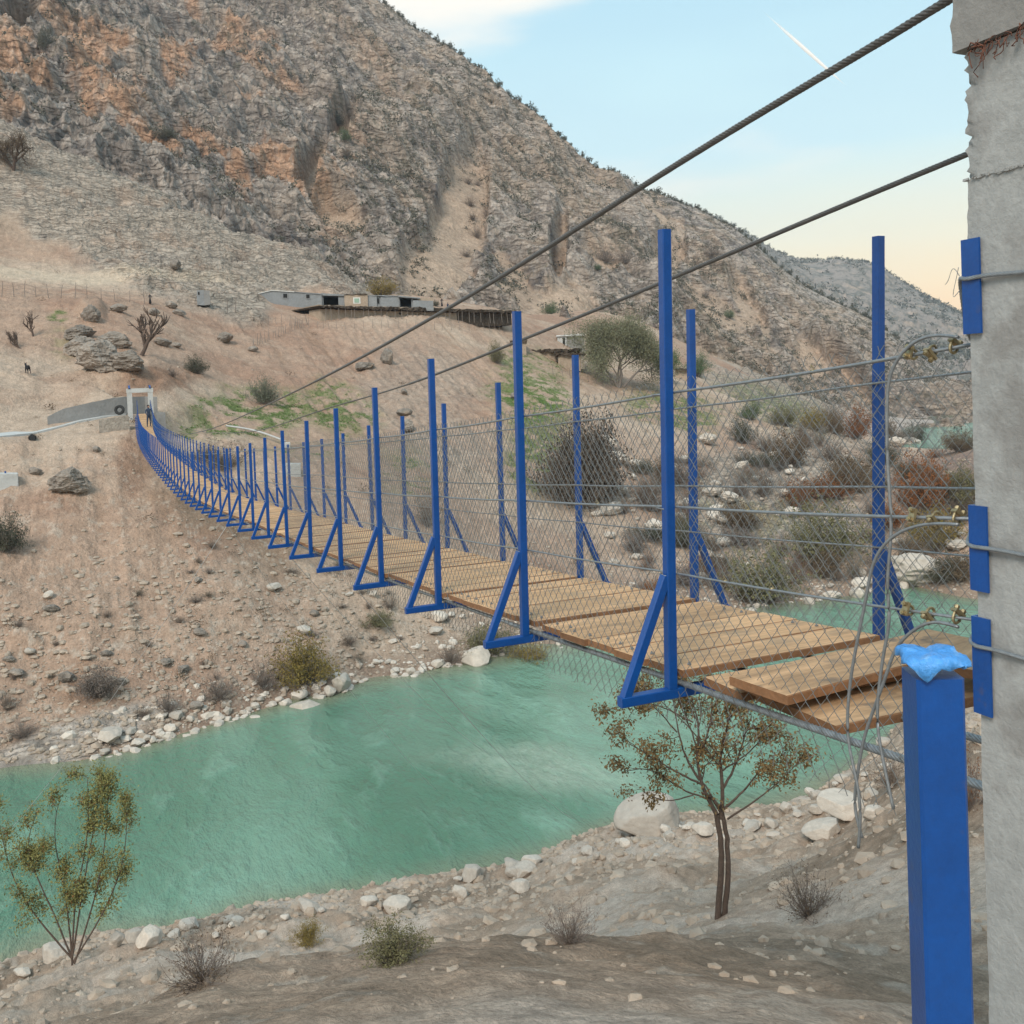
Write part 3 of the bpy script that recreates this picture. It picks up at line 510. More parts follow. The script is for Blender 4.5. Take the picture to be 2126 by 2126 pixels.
# river ------------------------------------------------------------------------------------
mw = bpy.data.materials.new('river_water'); mw.use_nodes = True; t = mw.node_tree; b = t.nodes['Principled BSDF']; LN = t.links.new
geo = t.nodes.new('ShaderNodeNewGeometry')
def nodes_noise(scale, det, vec, rough=.55, dist=0):
    n = t.nodes.new('ShaderNodeTexNoise'); n.inputs['Scale'].default_value = scale; n.inputs['Detail'].default_value = det; n.inputs['Roughness'].default_value = rough; n.inputs['Distortion'].default_value = dist; LN(vec, n.inputs['Vector']); return n
mpn = t.nodes.new('ShaderNodeMapping'); mpn.inputs['Rotation'].default_value = (0, 0, math.radians(62)); mpn.inputs['Scale'].default_value = (.55, 1.35, 1); LN(geo.outputs['Position'], mpn.inputs[0])
nA = nodes_noise(.33, 6, mpn.outputs[0], .62, .25); nB = nodes_noise(1.6, 6, mpn.outputs[0], .65, .15); nC = nodes_noise(.075, 3, mpn.outputs[0], .5, .5); nD = nodes_noise(5.5, 3, mpn.outputs[0], .6, .2)
att = t.nodes.new('ShaderNodeAttribute'); att.attribute_name = 'shallow'
ramp = t.nodes.new('ShaderNodeValToRGB'); e = ramp.color_ramp.elements; e[0].position = .33; e[0].color = (.085, .20, .132, 1); e[1].position = .66; e[1].color = (.18, .32, .238, 1); LN(nC.outputs[0], ramp.inputs[0])
mr = t.nodes.new('ShaderNodeMapRange'); mr.inputs[1].default_value = .54; mr.inputs[2].default_value = .70; mr.inputs[4].default_value = .45; LN(nA.outputs[0], mr.inputs[0])
mx1 = t.nodes.new('ShaderNodeMixRGB'); mx1.inputs[2].default_value = (.26, .44, .34, 1); LN(mr.outputs[0], mx1.inputs[0]); LN(ramp.outputs[0], mx1.inputs[1])
mx2_ = t.nodes.new('ShaderNodeMixRGB'); mx2_.inputs[2].default_value = (.21, .22, .145, 1); LN(att.outputs['Fac'], mx2_.inputs[0]); LN(mx1.outputs[0], mx2_.inputs[1])
att2 = t.nodes.new('ShaderNodeAttribute'); att2.attribute_name = 'pale_patch'; ms_ = t.nodes.new('ShaderNodeMath'); ms_.operation = 'MULTIPLY'; LN(att2.outputs['Fac'], ms_.inputs[0]); LN(nB.outputs[0], ms_.inputs[1]); mx3_ = t.nodes.new('ShaderNodeMixRGB'); mx3_.inputs[2].default_value = (.40, .47, .38, 1); LN(ms_.outputs[0], mx3_.inputs[0]); LN(mx2_.outputs[0], mx3_.inputs[1]); LN(mx3_.outputs[0], b.inputs['Base Color']); b.inputs['Roughness'].default_value = .07; b.inputs['IOR'].default_value = 1.33
ba = t.nodes.new('ShaderNodeMath'); ba.operation = 'MULTIPLY_ADD'; LN(nB.outputs[0], ba.inputs[0]); ba.inputs[1].default_value = .26; LN(nA.outputs[0], ba.inputs[2])
bb = t.nodes.new('ShaderNodeMath'); bb.operation = 'MULTIPLY_ADD'; LN(nD.outputs[0], bb.inputs[0]); bb.inputs[1].default_value = .055; LN(ba.outputs[0], bb.inputs[2])
bp = t.nodes.new('ShaderNodeBump'); bp.inputs['Strength'].default_value = 1.0; bp.inputs['Distance'].default_value = .75; LN(bb.outputs[0], bp.inputs['Height']); LN(bp.outputs[0], b.inputs['Normal'])
# river sheet: polar grid that follows the valley; 'shallow' holds how near the bed is
TW = Terr([(0, ('z', WATER), 30), (1000, ('z', WATER), 30), (2000, ('z', WATER), 60), (0, ('z', WATER), 300), (2000, ('z', WATER), 600), (1000, ('z', WATER), 300)], (-450, 2330), (28, 700), 300, 260)
PW = TW.P(np.full(TW.D.shape, WATER))
bed = np.full(len(PW), -9.)
thw = TW.TH.ravel(); dw = TW.D.ravel()
for T in (T1, T4):
    k = np.clip(np.round((thw-T.th[0])/(T.th[1]-T.th[0])).astype(int), 0, len(T.th)-1); j = np.round((np.log(dw)-T.ln[0])/(T.ln[1]-T.ln[0])).astype(int)
    ok = (j >= 0) & (j < len(T.ln)); zz = np.where(ok, T.Z[k, np.clip(j, 0, len(T.ln)-1)]-WATER, -9.); bed = np.maximum(bed, zz)
pxw, pyw = topx(PW); pale_patch = blob(pxw, pyw, 1110, 1590, 190, 42, .12, .6, .5*fbm(PW, (3, 3, 3), 4))  # one paler patch in the middle of the water
shal = sstep(-1.3, .1, bed+.35*fbm(PW, (4, 4, 4), 4))
link('river', mesh('river', PW, TW.faces(), mw, True, {'shallow': shal, 'pale_patch': pale_patch}))['kind'] = 'structure'
# ------------------------------------------------------------------ the footbridge
def crv(xs, ys, x):                      # smooth interpolation through points (natural cubic)
    xs = np.array(xs, float); ys = np.array(ys, float); n = len(xs); h = np.diff(xs); Am = np.zeros((n, n)); r_ = np.zeros(n); Am[0, 0] = Am[-1, -1] = 1
    for i in range(1, n-1): Am[i, i-1] = h[i-1]; Am[i, i] = 2*(h[i-1]+h[i]); Am[i, i+1] = h[i]; r_[i] = 6*((ys[i+1]-ys[i])/h[i]-(ys[i]-ys[i-1])/h[i-1])
    M_ = np.linalg.solve(Am, r_); x = np.asarray(x, float); i = np.clip(np.searchsorted(xs, x)-1, 0, n-2); d = xs[i+1]-x; c = x-xs[i]; hh = h[i]
    return M_[i]*d**3/(6*hh)+M_[i+1]*c**3/(6*hh)+(ys[i]/hh-M_[i]*hh/6)*d+(ys[i+1]/hh-M_[i+1]*hh/6)*c
ZX = [-3, -1.5, 0, 1.45, 2.9, 5.8, 8.7, 11.6, 14.5, 17.4, 23, 30, 45, 60, 74, 82, 88]
ZZ = [.46, .335, .22, .11, .002, -.194, -.37, -.524, -.70, -.86, -1.12, -1.25, -1.34, -1.30, -.98, -.40, .31]
def bz(x): return crv(ZX, ZZ, x)
def by(x): return -1.031*(np.maximum(np.asarray(x, float), 0)/88)**3
WB = 1.08; SP = 1.455; NF = 60
bridge = empty('suspension_footbridge', (0, 0, float(bz(0))))
bridge.location = (0, 0, 0)
tag(bridge, 'long suspension footbridge with blue steel frames, plank deck and wire mesh over the green river', 'footbridge')
HTS = [1.845, 1.764, 1.683, 1.607, 1.531, 1.478, 1.421, 1.361, 1.307, 1.29, 1.28, 1.27]
def frame_parts(h):
    """meshes in frame space: origin at near post foot, y across the deck, z up"""
    D = {}
    for sgn, y0, nm in ((1, 0, 'n'), (-1, -WB, 'f')):
        m = MB(); m.bar((0, y0, .02), (0, y0, h), .04, .04, bev=.16); D['post'+nm] = m
        m = MB(); m.bar((0.002, y0+sgn*.212, .006), (0.002, y0+sgn*.016, .475), .036, .036, side=(1, 0, 0), bev=.16); D['brace'+nm] = m
    m = MB(); m.bar((0, -WB-.235, 0), (0, .235, 0), .04, .04, side=(1, 0, 0), bev=.16); D['beam'] = m
    return D
fcache = {}
frames = []
for i in range(NF):
    x = i*SP; h = HTS[i] if i < len(HTS) else 1.26+.30*sstep(40, 60, i)
    key = round(float(h), 2)
    if key not in fcache: fcache[key] = {k: v.mesh('frame_'+k, M_blue) for k, v in frame_parts(key).items()}
    mm = fcache[key]; sl = float(bz(x+.7)-bz(x-.7))/1.4
    fr = empty('frame', (x, float(by(x)), float(bz(x))), bridge); fr.rotation_euler = (float(rng.normal(0, .004)), math.atan(.544*sl)+float(rng.normal(0, .006)), float(rng.normal(0, .008)))
    link('post', mm['postn'], fr); link('post', mm['postf'], fr); link('brace', mm['bracen'], fr); link('brace', mm['bracef'], fr); link('crossbeam', mm['beam'], fr)
    frames.append(fr)
# deck boards: groups of five boards between frames; the nearest hundred are boards of their own
def board_mesh(wd, ln=1.02, t=.03, seed=0):
    r_ = np.random.default_rng(seed); m = MB(); nx, ny = 2, 9
    ys = np.linspace(-ln/2, ln/2, ny); wv = r_.normal(0, .0012, (ny,)); P = []
    for j, y in enumerate(ys):
        c = .004
        for (a, z) in ((-wd/2, 0), (wd/2, 0), (wd/2, t-c), (wd/2-c, t), (-wd/2+c, t), (-wd/2, t-c)): P.append((a+wv[j], y, z+r_.normal(0, .0006)))
    Q = []
    for j in range(ny-1):
        for k in range(6): Q.append([j*6+k, j*6+(k+1) % 6, (j+1)*6+(k+1) % 6, (j+1)*6+k])
    for o, f_ in ((0, 1), ((ny-1)*6, -1)):
        for q in ([0, 5, 2, 1], [5, 4, 3, 2]): Q.append([o+a for a in (q[::-1] if f_ < 0 else q)])
    return np.array(P), Q
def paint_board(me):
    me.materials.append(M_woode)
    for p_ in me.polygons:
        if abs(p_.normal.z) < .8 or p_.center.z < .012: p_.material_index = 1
boards = []
for k in range(4):
    P_, Q_ = board_mesh(.265, seed=k); me = mesh('deck_board', P_, [np.array(Q_)], M_wood); paint_board(me); boards.append(me)
nb_ = 0; farP = MB(); bolt = MB(); bolt.tube([(0, 0, 0), (0, 0, .014)], .004, 6); bolt.tube([(0, 0, .001), (0, 0, .007)], .009, 6); bolt = bolt.mesh('bolt', M_steel)
for i in range(NF):
    xa = i*SP-.045; xb = (i+1)*SP-.135 if i < NF-1 else 88.0; n = 5 if i < NF-1 else 8; wd = (xb-xa)/n
    for k in range(n):
        xc = xa+(k+.5)*wd; sl = math.atan(float(bz(xc+.5)-bz(xc-.5))); z = float(bz(xc))+.062; yc = float(by(xc))-.54+float(rng.normal(0, .010)); yaw = float(rng.normal(0, .003))
        if nb_ < 98:
            o = link('deck_board', boards[int(rng.integers(4))], bridge, (xc, yc, z+float(rng.normal(0, .002))), (0, -sl, yaw), (wd/.265*.985, 1, 1))
            if nb_ < 14:
                for bxx in (-.07, .07):
                    link('bolt', bolt, o, (bxx, .44+float(rng.normal(0, .01)), .03))
                    if nb_ % 2: link('bolt', bolt, o, (bxx, -.45+float(rng.normal(0, .01)), .03))
            nb_ += 1
        else:
            P_, Q_ = board_mesh(wd*.98, seed=int(rng.integers(99))); c, s = math.cos(-sl), math.sin(-sl); P_ = np.stack([P_[:, 0]*c+P_[:, 2]*s, P_[:, 1], -P_[:, 0]*s+P_[:, 2]*c], -1)+[xc, yc, z]
            farP.add(P_, Q_)
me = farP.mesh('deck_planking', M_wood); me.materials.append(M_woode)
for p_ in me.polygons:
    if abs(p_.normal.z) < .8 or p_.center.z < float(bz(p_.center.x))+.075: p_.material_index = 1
tag(link('deck_planking', me, bridge), kind='stuff')
# cables -----------------------------------------------------------------------------
def rope(pts, r, strands=True, k=6):
    """steel rope: core plus laid strands where near"""
    m = MB(); P_ = np.array(pts, float)
    m.tube(P_, r*(.8 if strands else 1), k)
    return m
def laid(m, P_, r, pitch, ns=6, maxlen=12.):
    P_ = np.array(P_, float); seg = np.linalg.norm(np.diff(P_, axis=0), axis=1); s = np.r_[0, np.cumsum(seg)]; Lm = min(s[-1], maxlen); n = int(Lm/pitch*7)+2; t = np.linspace(0, Lm, n)
    C = np.stack([np.interp(t, s, P_[:, k]) for k in range(3)], -1); T = np.gradient(C, axis=0); T /= np.linalg.norm(T, axis=1)[:, None]; ref = np.array([0, 0, 1.]) if abs(T[:, 2]).mean() < .9 else np.array([1., 0, 0])
    U = np.cross(T, ref); U /= np.linalg.norm(U, axis=1)[:, None]; W = np.cross(T, U)
    for q in range(ns):
        a = 2*PI*(t/pitch+q/ns); m.tube(C+(np.cos(a)[:, None]*U+np.sin(a)[:, None]*W)*r*.62, r*.42, 5)
    return m
NPX0 = -1.485
def main_cable(xs, ys, zs, r, name='main_cable', lab=None, nearlen=9):
    x = np.r_[np.linspace(xs[0], 6, 40), np.linspace(6.4, xs[-1], 110)] if xs[0] < 6 else np.linspace(xs[0], xs[-1], 60)
    P_ = np.stack([x, crv(xs, ys, x), crv(xs, zs, x)], -1); m = MB(); m.tube(P_, r*.78, 6); laid(m, P_, r, r*9, 6, nearlen); o = m.build(name, M_rope if r > .011 else M_steel, bridge, True); return o
main_cable([-2.1, -1.45, -.89, .07, .91, 2.56, 5.98, 10.04, 19.5, 27.6, 40.2, 64.6, 80, 88.1], [0, 0, 0, 0, 0, -.014, -.035, -.074, -.2, -.335, -.587, -1.195, -1.65, -1.96],
           [2.51, 2.419, 2.363, 2.259, 2.155, 1.981, 1.676, 1.374, .776, .433, .10, -.10, .02, .20], .0125)
main_cable([-1.9, -.548, .406, 1.883, 4.137, 6.68, 11.2, 17.8, 25.9, 36.5, 51.7, 70, 90.2], [-1.08, -1.08, -1.08, -1.08, -1.1, -1.131, -1.187, -1.292, -1.45, -1.70, -2.124, -2.75, -3.488],
           [2.43, 2.301, 2.201, 2.038, 1.815, 1.579, 1.275, .801, .451, .175, .023, .10, .478], .0125)
def rail(hh, y, r, x0=-1.47, dz0=0):
    x = np.r_[np.linspace(x0, 12, 60), np.linspace(12.5, 88.2, 140)]; sag = .012*np.abs(np.sin(PI*x/SP)); sl = (bz(x+.3)-bz(x-.3))/.6
    return np.stack([x+.544*sl*hh*0, by(x)+y, bz(x)+hh-sag*.5+np.where(x < 0, (x/x0)**1*dz0, 0)], -1)
for hh, r in ((1.2, .0055), (.747, .0055), (.481, .0045)):
    for y in (-.026, -WB+.026):
        P_ = rail(hh, y, r); m = MB(); m.tube(P_, r, 5)
        if y > -1:
            for i in range(9):                                        # wire loops round the posts
                xx = i*SP; zz = float(bz(xx))+hh; m.tube([(xx-.024, .0+float(by(xx))-.026, zz), (xx-.026, .022, zz-.004), (xx+.026, .022, zz-.004), (xx+.024, -.026, zz)], .0026, 4)
        m.build('handrail_cable', M_steel, bridge, True)
for y in (-.05, -.36, -.72, -1.03):
    x = np.r_[np.linspace(-2.2, 12, 40), np.linspace(13, 88, 80)]; m = MB(); P_ = np.stack([x, by(x)+y, bz(x)+.033], -1); m.tube(P_, .010, 6)
    if y > -.5: laid(m, P_, .013, .11, 6, 4)
    m.build('deck_cable', M_steel, bridge, True)
# chain link mesh ------------------------------------------------------------------------
def chain(y, x0, xm, ztop=1.265, zbot=-.13, a=.0335, hdia=.071):
    Vs, Qs, off = [], [], 0
    for (xs, xe, st, hd) in ((x0, xm, a, hdia),):
        xc = np.arange(xs, xe, st); nh = int((ztop-zbot)/(hd/2)); j = np.arange(nh+1); zz = zbot+j*hd/2
        sg = np.where(j % 2 == 0, 1, -1)
        alt = np.where(np.arange(len(xc)) % 2 == 0, 1, -1)[:, None]; X = xc[:, None]+alt*sg[None]*st/2; Z = np.tile(zz, (len(xc), 1)); Yo = alt*sg[None]*.0022
        xw = rng.normal(0, .0012, X.shape); X = X+xw
        # loose twisted ends
        X[:, -1] = xc+rng.normal(0, st*.25, len(xc)); Z[:, -1] -= hd*.18; X[:, 0] = xc+rng.normal(0, st*.3, len(xc)); Z[:, 0] += rng.uniform(0, hd*.3, len(xc))
        sag = .012*fbm(np.stack([X.ravel(), Z.ravel(), Z.ravel()*0+y], -1), (.9, .9, .5), 2).reshape(X.shape)
        hz = np.where(Z < 0, 1, 0)*0
        Yw = by(X)+y+Yo+sag; bulge = np.where(Z < .03, (.03-Z)*(.25 if y > -.5 else -.25), 0); Yw = Yw+bulge
        drop = .025*fbm(np.stack([X.ravel(), X.ravel()*0, X.ravel()*0+y], -1), (1.1, 1, 1), 2).reshape(X.shape)
        P_ = np.stack([X, Yw, bz(X)+Z+drop], -1)                                     # wires x pts x 3
        r = .0011; offs = np.array([[r, r, 0], [-r, r, 0], [0, -r*1.3, 0]])
        V = P_[:, :, None]+offs[None, None]; nw, npt = X.shape
        base = (np.arange(nw)[:, None]*npt+np.arange(npt-1)[None]).ravel()[:, None]*3
        q = np.concatenate([np.stack([base[:, 0]+k, base[:, 0]+(k+1) % 3, base[:, 0]+3+(k+1) % 3, base[:, 0]+3+k], -1) for k in range(3)])
        Vs.append(V.reshape(-1, 3)); Qs.append(q+off); off += V.size//3
    return mesh('chain_link_mesh', np.concatenate(Vs), [np.concatenate(Qs)], M_wire, False)
link('chain_link_mesh', chain(-.034, -1.36, 8.75), bridge)
link('chain_link_mesh', chain(-WB+.034, -1.36, 8.75), bridge)
link('chain_link_mesh', chain(-.034, 76.5, 88, a=.07, hdia=.14), bridge)
link('chain_link_mesh', chain(-WB+.034, 76.5, 88, a=.07, hdia=.14), bridge)
# rope clips at the near anchorage, and small clips on the rails
clipm = MB(); clipm.tube([(math.cos(a)*.011, math.sin(a)*.014, 0) for a in np.linspace(0, PI, 9)]+[(-.011, -.012, 0)], .0036, 6); clipm.tube([(.011, 0, 0), (.011, -.026, 0)], .0036, 6); clipm.tube([(-.011, -.008, 0), (-.011, -.026, 0)], .0036, 6)
clipm.box((-.017, -.016, -.008), (.017, -.008, .008), .0006)
for sx in (-.011, .011): clipm.tube([(sx, -.017, 0), (sx, -.024, 0)], .0066, 6)
clipm = clipm.mesh('rope_clip', M_clip, False)
def zr(x, hh): return float(bz(x))+hh
ANCH = ((1.2, (-1.215, -1.275, -1.345, -1.415)), (.747, (-1.20, -1.27, -1.34, -1.41)), (.481, (-1.16, -1.235, -1.31, -1.40)))
for hh, xs in ANCH:
    for j, x in enumerate(xs[1:] if hh == 1.2 else xs[1:]):
        sl = float(bz(x+.1)-bz(x-.1))/.2
        o = link('rope_clip', clipm, bridge, (x, -.026, zr(x, hh)), None); o.rotation_mode = 'XYZ'
        M_ = Matrix.Rotation(math.atan(-sl), 4, 'Y') @ Matrix.Rotation(PI/2, 4, 'Y') @ Matrix.Rotation([.4, -.7, 2.2][j % 3]+PI, 4, 'Z'); o.rotation_euler = M_.to_euler(); o.scale = (1.15,)*3
for x, hh in ((1.0, 1.2), (2.42, 1.2), (-.86, 1.2), (.62, .747), (-.5, .747), (2.0, .747), (.7, .481), (-.35, .481), (1.7, .481), (-.62, .481)):
    m = MB(); zz = zr(x, hh); m.tube([(x, -.026, zz+.012), (x+.003, -.016, zz), (x, -.026, zz-.012), (x-.003, -.036, zz), (x+.004, -.026, zz+.018)], .0022, 4); m.tube([(x-.006, -.03, zz-.004), (x+.006, -.03, zz-.004)], .0075, 6)
    m.build('wire_clamp', M_clip, bridge, True)
# cable tails: each rope doubles back through its clips and hangs down in a loose loop
def on_plane(px_, py_, Y):
    v = FW + (px_-CXP)/F_*RR - (py_-CYP)/F_*UU; return CP+v*((Y-CP[1])/v[1])
def spl(P_, n=60):
    P_ = np.array(P_, float); t = np.r_[0, np.cumsum(np.linalg.norm(np.diff(P_, axis=0), axis=1))]; tt = np.linspace(0, t[-1], n); return np.stack([crv(t, P_[:, k], tt) for k in range(3)], -1)
tails = ([(1990, 700), (1940, 697), (1905, 707), (1872, 735), (1850, 775), (1842, 840), (1842, 930), (1846, 1010), (1850, 1080), (1847, 1150), (1843, 1230), (1846, 1275), (1836, 1350), (1826, 1420), (1822, 1500), (1838, 1600), (1855, 1680)],
         [(1990, 1089), (1930, 1088), (1880, 1100), (1845, 1122), (1820, 1155), (1800, 1230), (1780, 1330), (1765, 1420), (1760, 1480), (1762, 1540), (1776, 1610), (1785, 1670), (1782, 1760)],
         [(1990, 1302), (1940, 1292), (1895, 1310), (1862, 1345), (1840, 1400), (1815, 1470), (1795, 1530), (1780, 1610), (1776, 1680), (1790, 1740)])
for tl, Y in zip(tails, (-.012, -.004, -.014)):
    P_ = spl([on_plane(a, b_, Y+.02*min(1, k/4)) for k, (a, b_) in enumerate(tl)], 90); m = MB(); m.tube(P_, .0048, 6); m.build('rope_tail', M_steel, bridge, True)
# guy wires from the frames down to the banks
def guy(i, side, end, r=.008):
    y0 = .22 if side > 0 else -WB-.22; x = i*SP; a = np.array([x, float(by(x))+y0, float(bz(x))]); b_ = np.array(end); t = np.linspace(0, 1, 24)[:, None]; P_ = a+(b_-a)*t; P_[:, 2] -= (4*t*(1-t)*.25)[:, 0]
    m = MB(); m.tube(P_, r*.62, 5); m.build('guy_wire', M_wiref, bridge, True)
guy(9, 1, at(10, 1735, 30), .007); guy(9, 1, T1.hit(985, 1440) if False else at(905, 1640, 34), .006); guy(5, 1, at(1010, 1560, 33), .006); guy(3, 1, at(1190, 1700, 30), .006)
# ------------------------------------------------------------------ near tower: concrete legs, brackets, rope wraps
def rough_block(x0, x1, y0, y1, z0, z1, step=.03, amp=.004, ragged=None, seed=0, edge=.006):
    """concrete prism with a cast, slightly uneven skin; ragged = extra chipping amplitude along the river-side corner"""
    V, Q = [], []; n0 = 0
    def face(org, du, dv, nu, nv, nrm):
        nonlocal n0
        a, b = np.meshgrid(np.linspace(0, 1, nu+1), np.linspace(0, 1, nv+1), indexing='ij'); P_ = np.array(org)+a[..., None]*np.array(du)+b[..., None]*np.array(dv); P_ = P_.reshape(-1, 3)
        i = np.arange(nu)[:, None]*(nv+1)+np.arange(nv)[None]; i = i.ravel(); V.append(P_); Q.append(np.stack([i, i+nv+1, i+nv+2, i+1], -1)+n0); n0 += len(P_)
    X, Y, Z = x1-x0, y1-y0, z1-z0; nx, ny, nz = max(2, int(X/step)), max(2, int(Y/step)), max(2, int(Z/step))
    face((x0, y1, z0), (0, 0, Z), (X, 0, 0), nz, nx, 0); face((x0, y0, z0), (X, 0, 0), (0, 0, Z), nx, nz, 0)
    face((x1, y0, z0), (0, Y, 0), (0, 0, Z), ny, nz, 0); face((x0, y0, z0), (0, 0, Z), (0, Y, 0), nz, ny, 0)
    face((x0, y0, z1), (X, 0, 0), (0, Y, 0), nx, ny, 0); face((x0, y0, z0), (0, Y, 0), (X, 0, 0), ny, nx, 0)
    P_ = np.concatenate(V); c = np.array([(x0+x1)/2, (y0+y1)/2, 0]); o = P_-c; o[:, 2] = 0; o /= np.linalg.norm(o, axis=1)[:, None]+1e-9
    d = amp*fbm(P_+seed, (.25, .25, .25), 4)+amp*.5*fbm(P_+seed, (.05, .05, .05), 3)
    if ragged:
        e = sstep(.05, .0, np.abs(P_[:, 0]-x1))*sstep(.07, .0, np.abs(P_[:, 1]-y1)); rg = ragged(P_[:, 2]); d -= e*rg*np.clip(.35+1.3*fbm(P_, (.02, .02, .009), 4, .8), 0, 1.4)
    P_ = P_+o*d[:, None]; return P_, [np.concatenate(Q)]
tower = empty('bridge_tower', (0, 0, 0)); tag(tower, 'rough grey concrete bridge tower cut off by the right edge beside the planks', 'bridge tower')
PX = -1.566; PY = .085
P_, Q_ = rough_block(-2.15, PX, -.28, PY, -1.6, 1.93, .022, .0035, lambda z: .008*sstep(1.7, 1.95, z)+.001, 1); link('tower_leg', mesh('tower_leg', P_, Q_, M_conc, True), tower)
P_, Q_ = rough_block(-2.16, PX-.004, -.285, PY+.002, 1.93, 2.235, .010, .005, lambda z: .017+0*z, 2); link('tower_leg', mesh('tower_leg_mid', P_, Q_, M_conc, True), tower)
P_, Q_ = rough_block(-2.20, PX+.013, -.33, PY+.02, 2.24, 4.6, .022, .006, lambda z: .010+0*z, 3); link('tower_leg', mesh('tower_leg_upper', P_, Q_, M_conct, True), tower)
P_, Q_ = rough_block(-2.15, PX, -1.36, -1.0, -1.6, 1.93, .04, .0035, None, 4); link('tower_leg', mesh('far_leg', P_, Q_, M_conc, True), tower)
P_, Q_ = rough_block(-2.20, PX+.013, -1.40, -.97, 1.93, 4.6, .05, .006, None, 5); link('tower_leg', mesh('far_leg_upper', P_, Q_, M_conct, True), tower)
m = MB(); m.bar((-1.87, -.97, 4.2), (-1.87, -.33, 4.2), .4, .5); m.build('crossbeam', M_conct, tower)
# cold joint with torn tie wires
m = MB()
for k in range(26):
    x = PX-.03-rng.uniform(0, .17); z = 2.236+(-.16)*0+rng.normal(0, .008); p_ = np.array([x, PY+.02, z]); pts = [p_]
    for q in range(4): p_ = p_+np.array([rng.normal(0, .012), abs(rng.normal(0, .004))-.002, rng.normal(-.006, .012)]); pts.append(p_)
    m.tube(pts, rng.uniform(.0009, .002), 4)
m.build('tie_wire', M_rustm, tower, True)
m = MB()
for k in range(70): x = PX-rng.uniform(0, .55); a = rng.uniform(.003, .006); m.box((x-a, PY-.001, 1.93-a*.5), (x+a, PY+.0055, 1.93+a*.6), .0012)
m.build('formwork_ridge', M_conc, tower)
# blue angle brackets on the corner, one per handrail rope
for za, zb_, xo in ((1.555, 1.785, 0), (.925, 1.135, 0), (.62, .86, 0)):
    m = MB(); xo = PX+.004; yo = PY+.006; m.box((xo-.046, yo, za), (xo+.006, yo+.006, zb_)); m.box((xo, yo-.07, za), (xo+.006, yo-.0005, zb_)); m.build('corner_bracket', M_blue, tower)
for z0, z1, zr_ in ((1.69, 1.655, 1.545), (1.035, 1.012, 1.07), (.79, .76, .80)):
    pts = [(-1.475, -.026, zr_-.005), (-1.50, .02, zr_+(z0-zr_)*.15), (-1.525, .06, zr_+(z0-zr_)*.6), (-1.545, .088, z0+.004), (-1.565, .100, z0), (-1.60, .1005, z0), (-1.72, .094, z0-.003), (-1.9, .092, z0-.003), (-2.16, .092, z1+.02)]
    m = MB(); P_ = spl(pts, 60); m.tube(P_, .0042, 6); laid(m, P_, .0055, .045, 5, 2); m.build('rope_wrap', M_steel, tower, True)
m = MB(); m.tube(spl([(-1.54, .086, 1.70), (-1.525, .09, 1.72), (-1.51, .09, 1.695), (-1.49, .08, 1.685)], 14), .0009, 4); m.tube(spl([(-1.545, .092, 1.665), (-1.53, .095, 1.65), (-1.54, .095, 1.70), (-1.55, .1, 1.72)], 14), .0009, 4); m.build('tie_wire', M_steel, tower, True)
# abutment under the bridge end
P_, Q_ = rough_block(-2.6, -1.62, -1.5, .02, -2.4, .12, .08, .02, None, 9); tag(link('abutment', mesh('abutment', P_, Q_, M_conct, True)), 'low concrete abutment under the near bridge end below the tower', 'abutment')
# blue foreground post with a torn cap
post = empty('steel_post', (-2.24, .945, -.6)); tag(post, 'thick blue painted steel post with torn cap plate in front of the tower', 'post')
pc = np.array([-2.24, .945]); rot = math.radians(64)
m = MB(); m.bar((0, 0, -.6), (0, 0, 1.60), .068, .068, side=(math.cos(rot), math.sin(rot), 0), bev=.13); o = m.build('shaft', M_blue, post)
th_ = np.linspace(0, 2*PI, 60, endpoint=False); vd = np.array([CP[0]-pc[0], CP[1]-pc[1]]); va = math.atan2(vd[1], vd[0])
V = [(0, 0, 1.632)]; ring = []
for k, a in enumerate(th_):
    aa = a-rot; sq = min(1/abs(math.cos(aa)+1e-9), 1/abs(math.sin(aa)+1e-9)); R_0 = .0500*min(sq, 1.28)+.004*math.sin(a*5+1)+rng.normal(0, .0008)
    ring.append((a, R_0))
rows = [(.45, .0), (.85, .0), (1.0, -.002), (1.06, -.007)]
for f_, dz_ in rows:
    for a, R_0 in ring: V.append((math.cos(a)*R_0*f_, math.sin(a)*R_0*f_, 1.632+dz_+.003*math.sin(a*3)*f_+.0022*math.sin(a*8+f_*9)*f_+rng.normal(0, .0007)))
low = []
for a, R_0 in ring:                       # hanging lip with one long torn tongue facing the path
    da = (a-va+PI) % (2*PI)-PI; tng = .020*max(0, 1-abs(da+.10)/.40)+.007+.003*math.sin(a*7)
    V.append((math.cos(a)*R_0*1.075, math.sin(a)*R_0*1.075, 1.632-.007-tng))
    low.append(tng)
T_ = [[0, 1+k, 1+(k+1) % 60] for k in range(60)]; Q_ = []
for r_ in range(len(rows)): Q_ += [[1+r_*60+k, 1+(r_+1)*60+k, 1+(r_+1)*60+(k+1) % 60, 1+r_*60+(k+1) % 60] for k in range(60)]
me = mesh('cap_plate', V, [np.array(Q_), np.array(T_)], M_bluesky, True); o = link('cap_plate', me, post); o.scale = (.80, .80, 1)
md = o.modifiers.new('s', 'SOLIDIFY'); md.thickness = .004
post.location = (pc[0], pc[1], 0)
o.location.z = -.0
capz = 0.463
for ch in post.children: ch.location.z -= 0
post.location.z = -.575
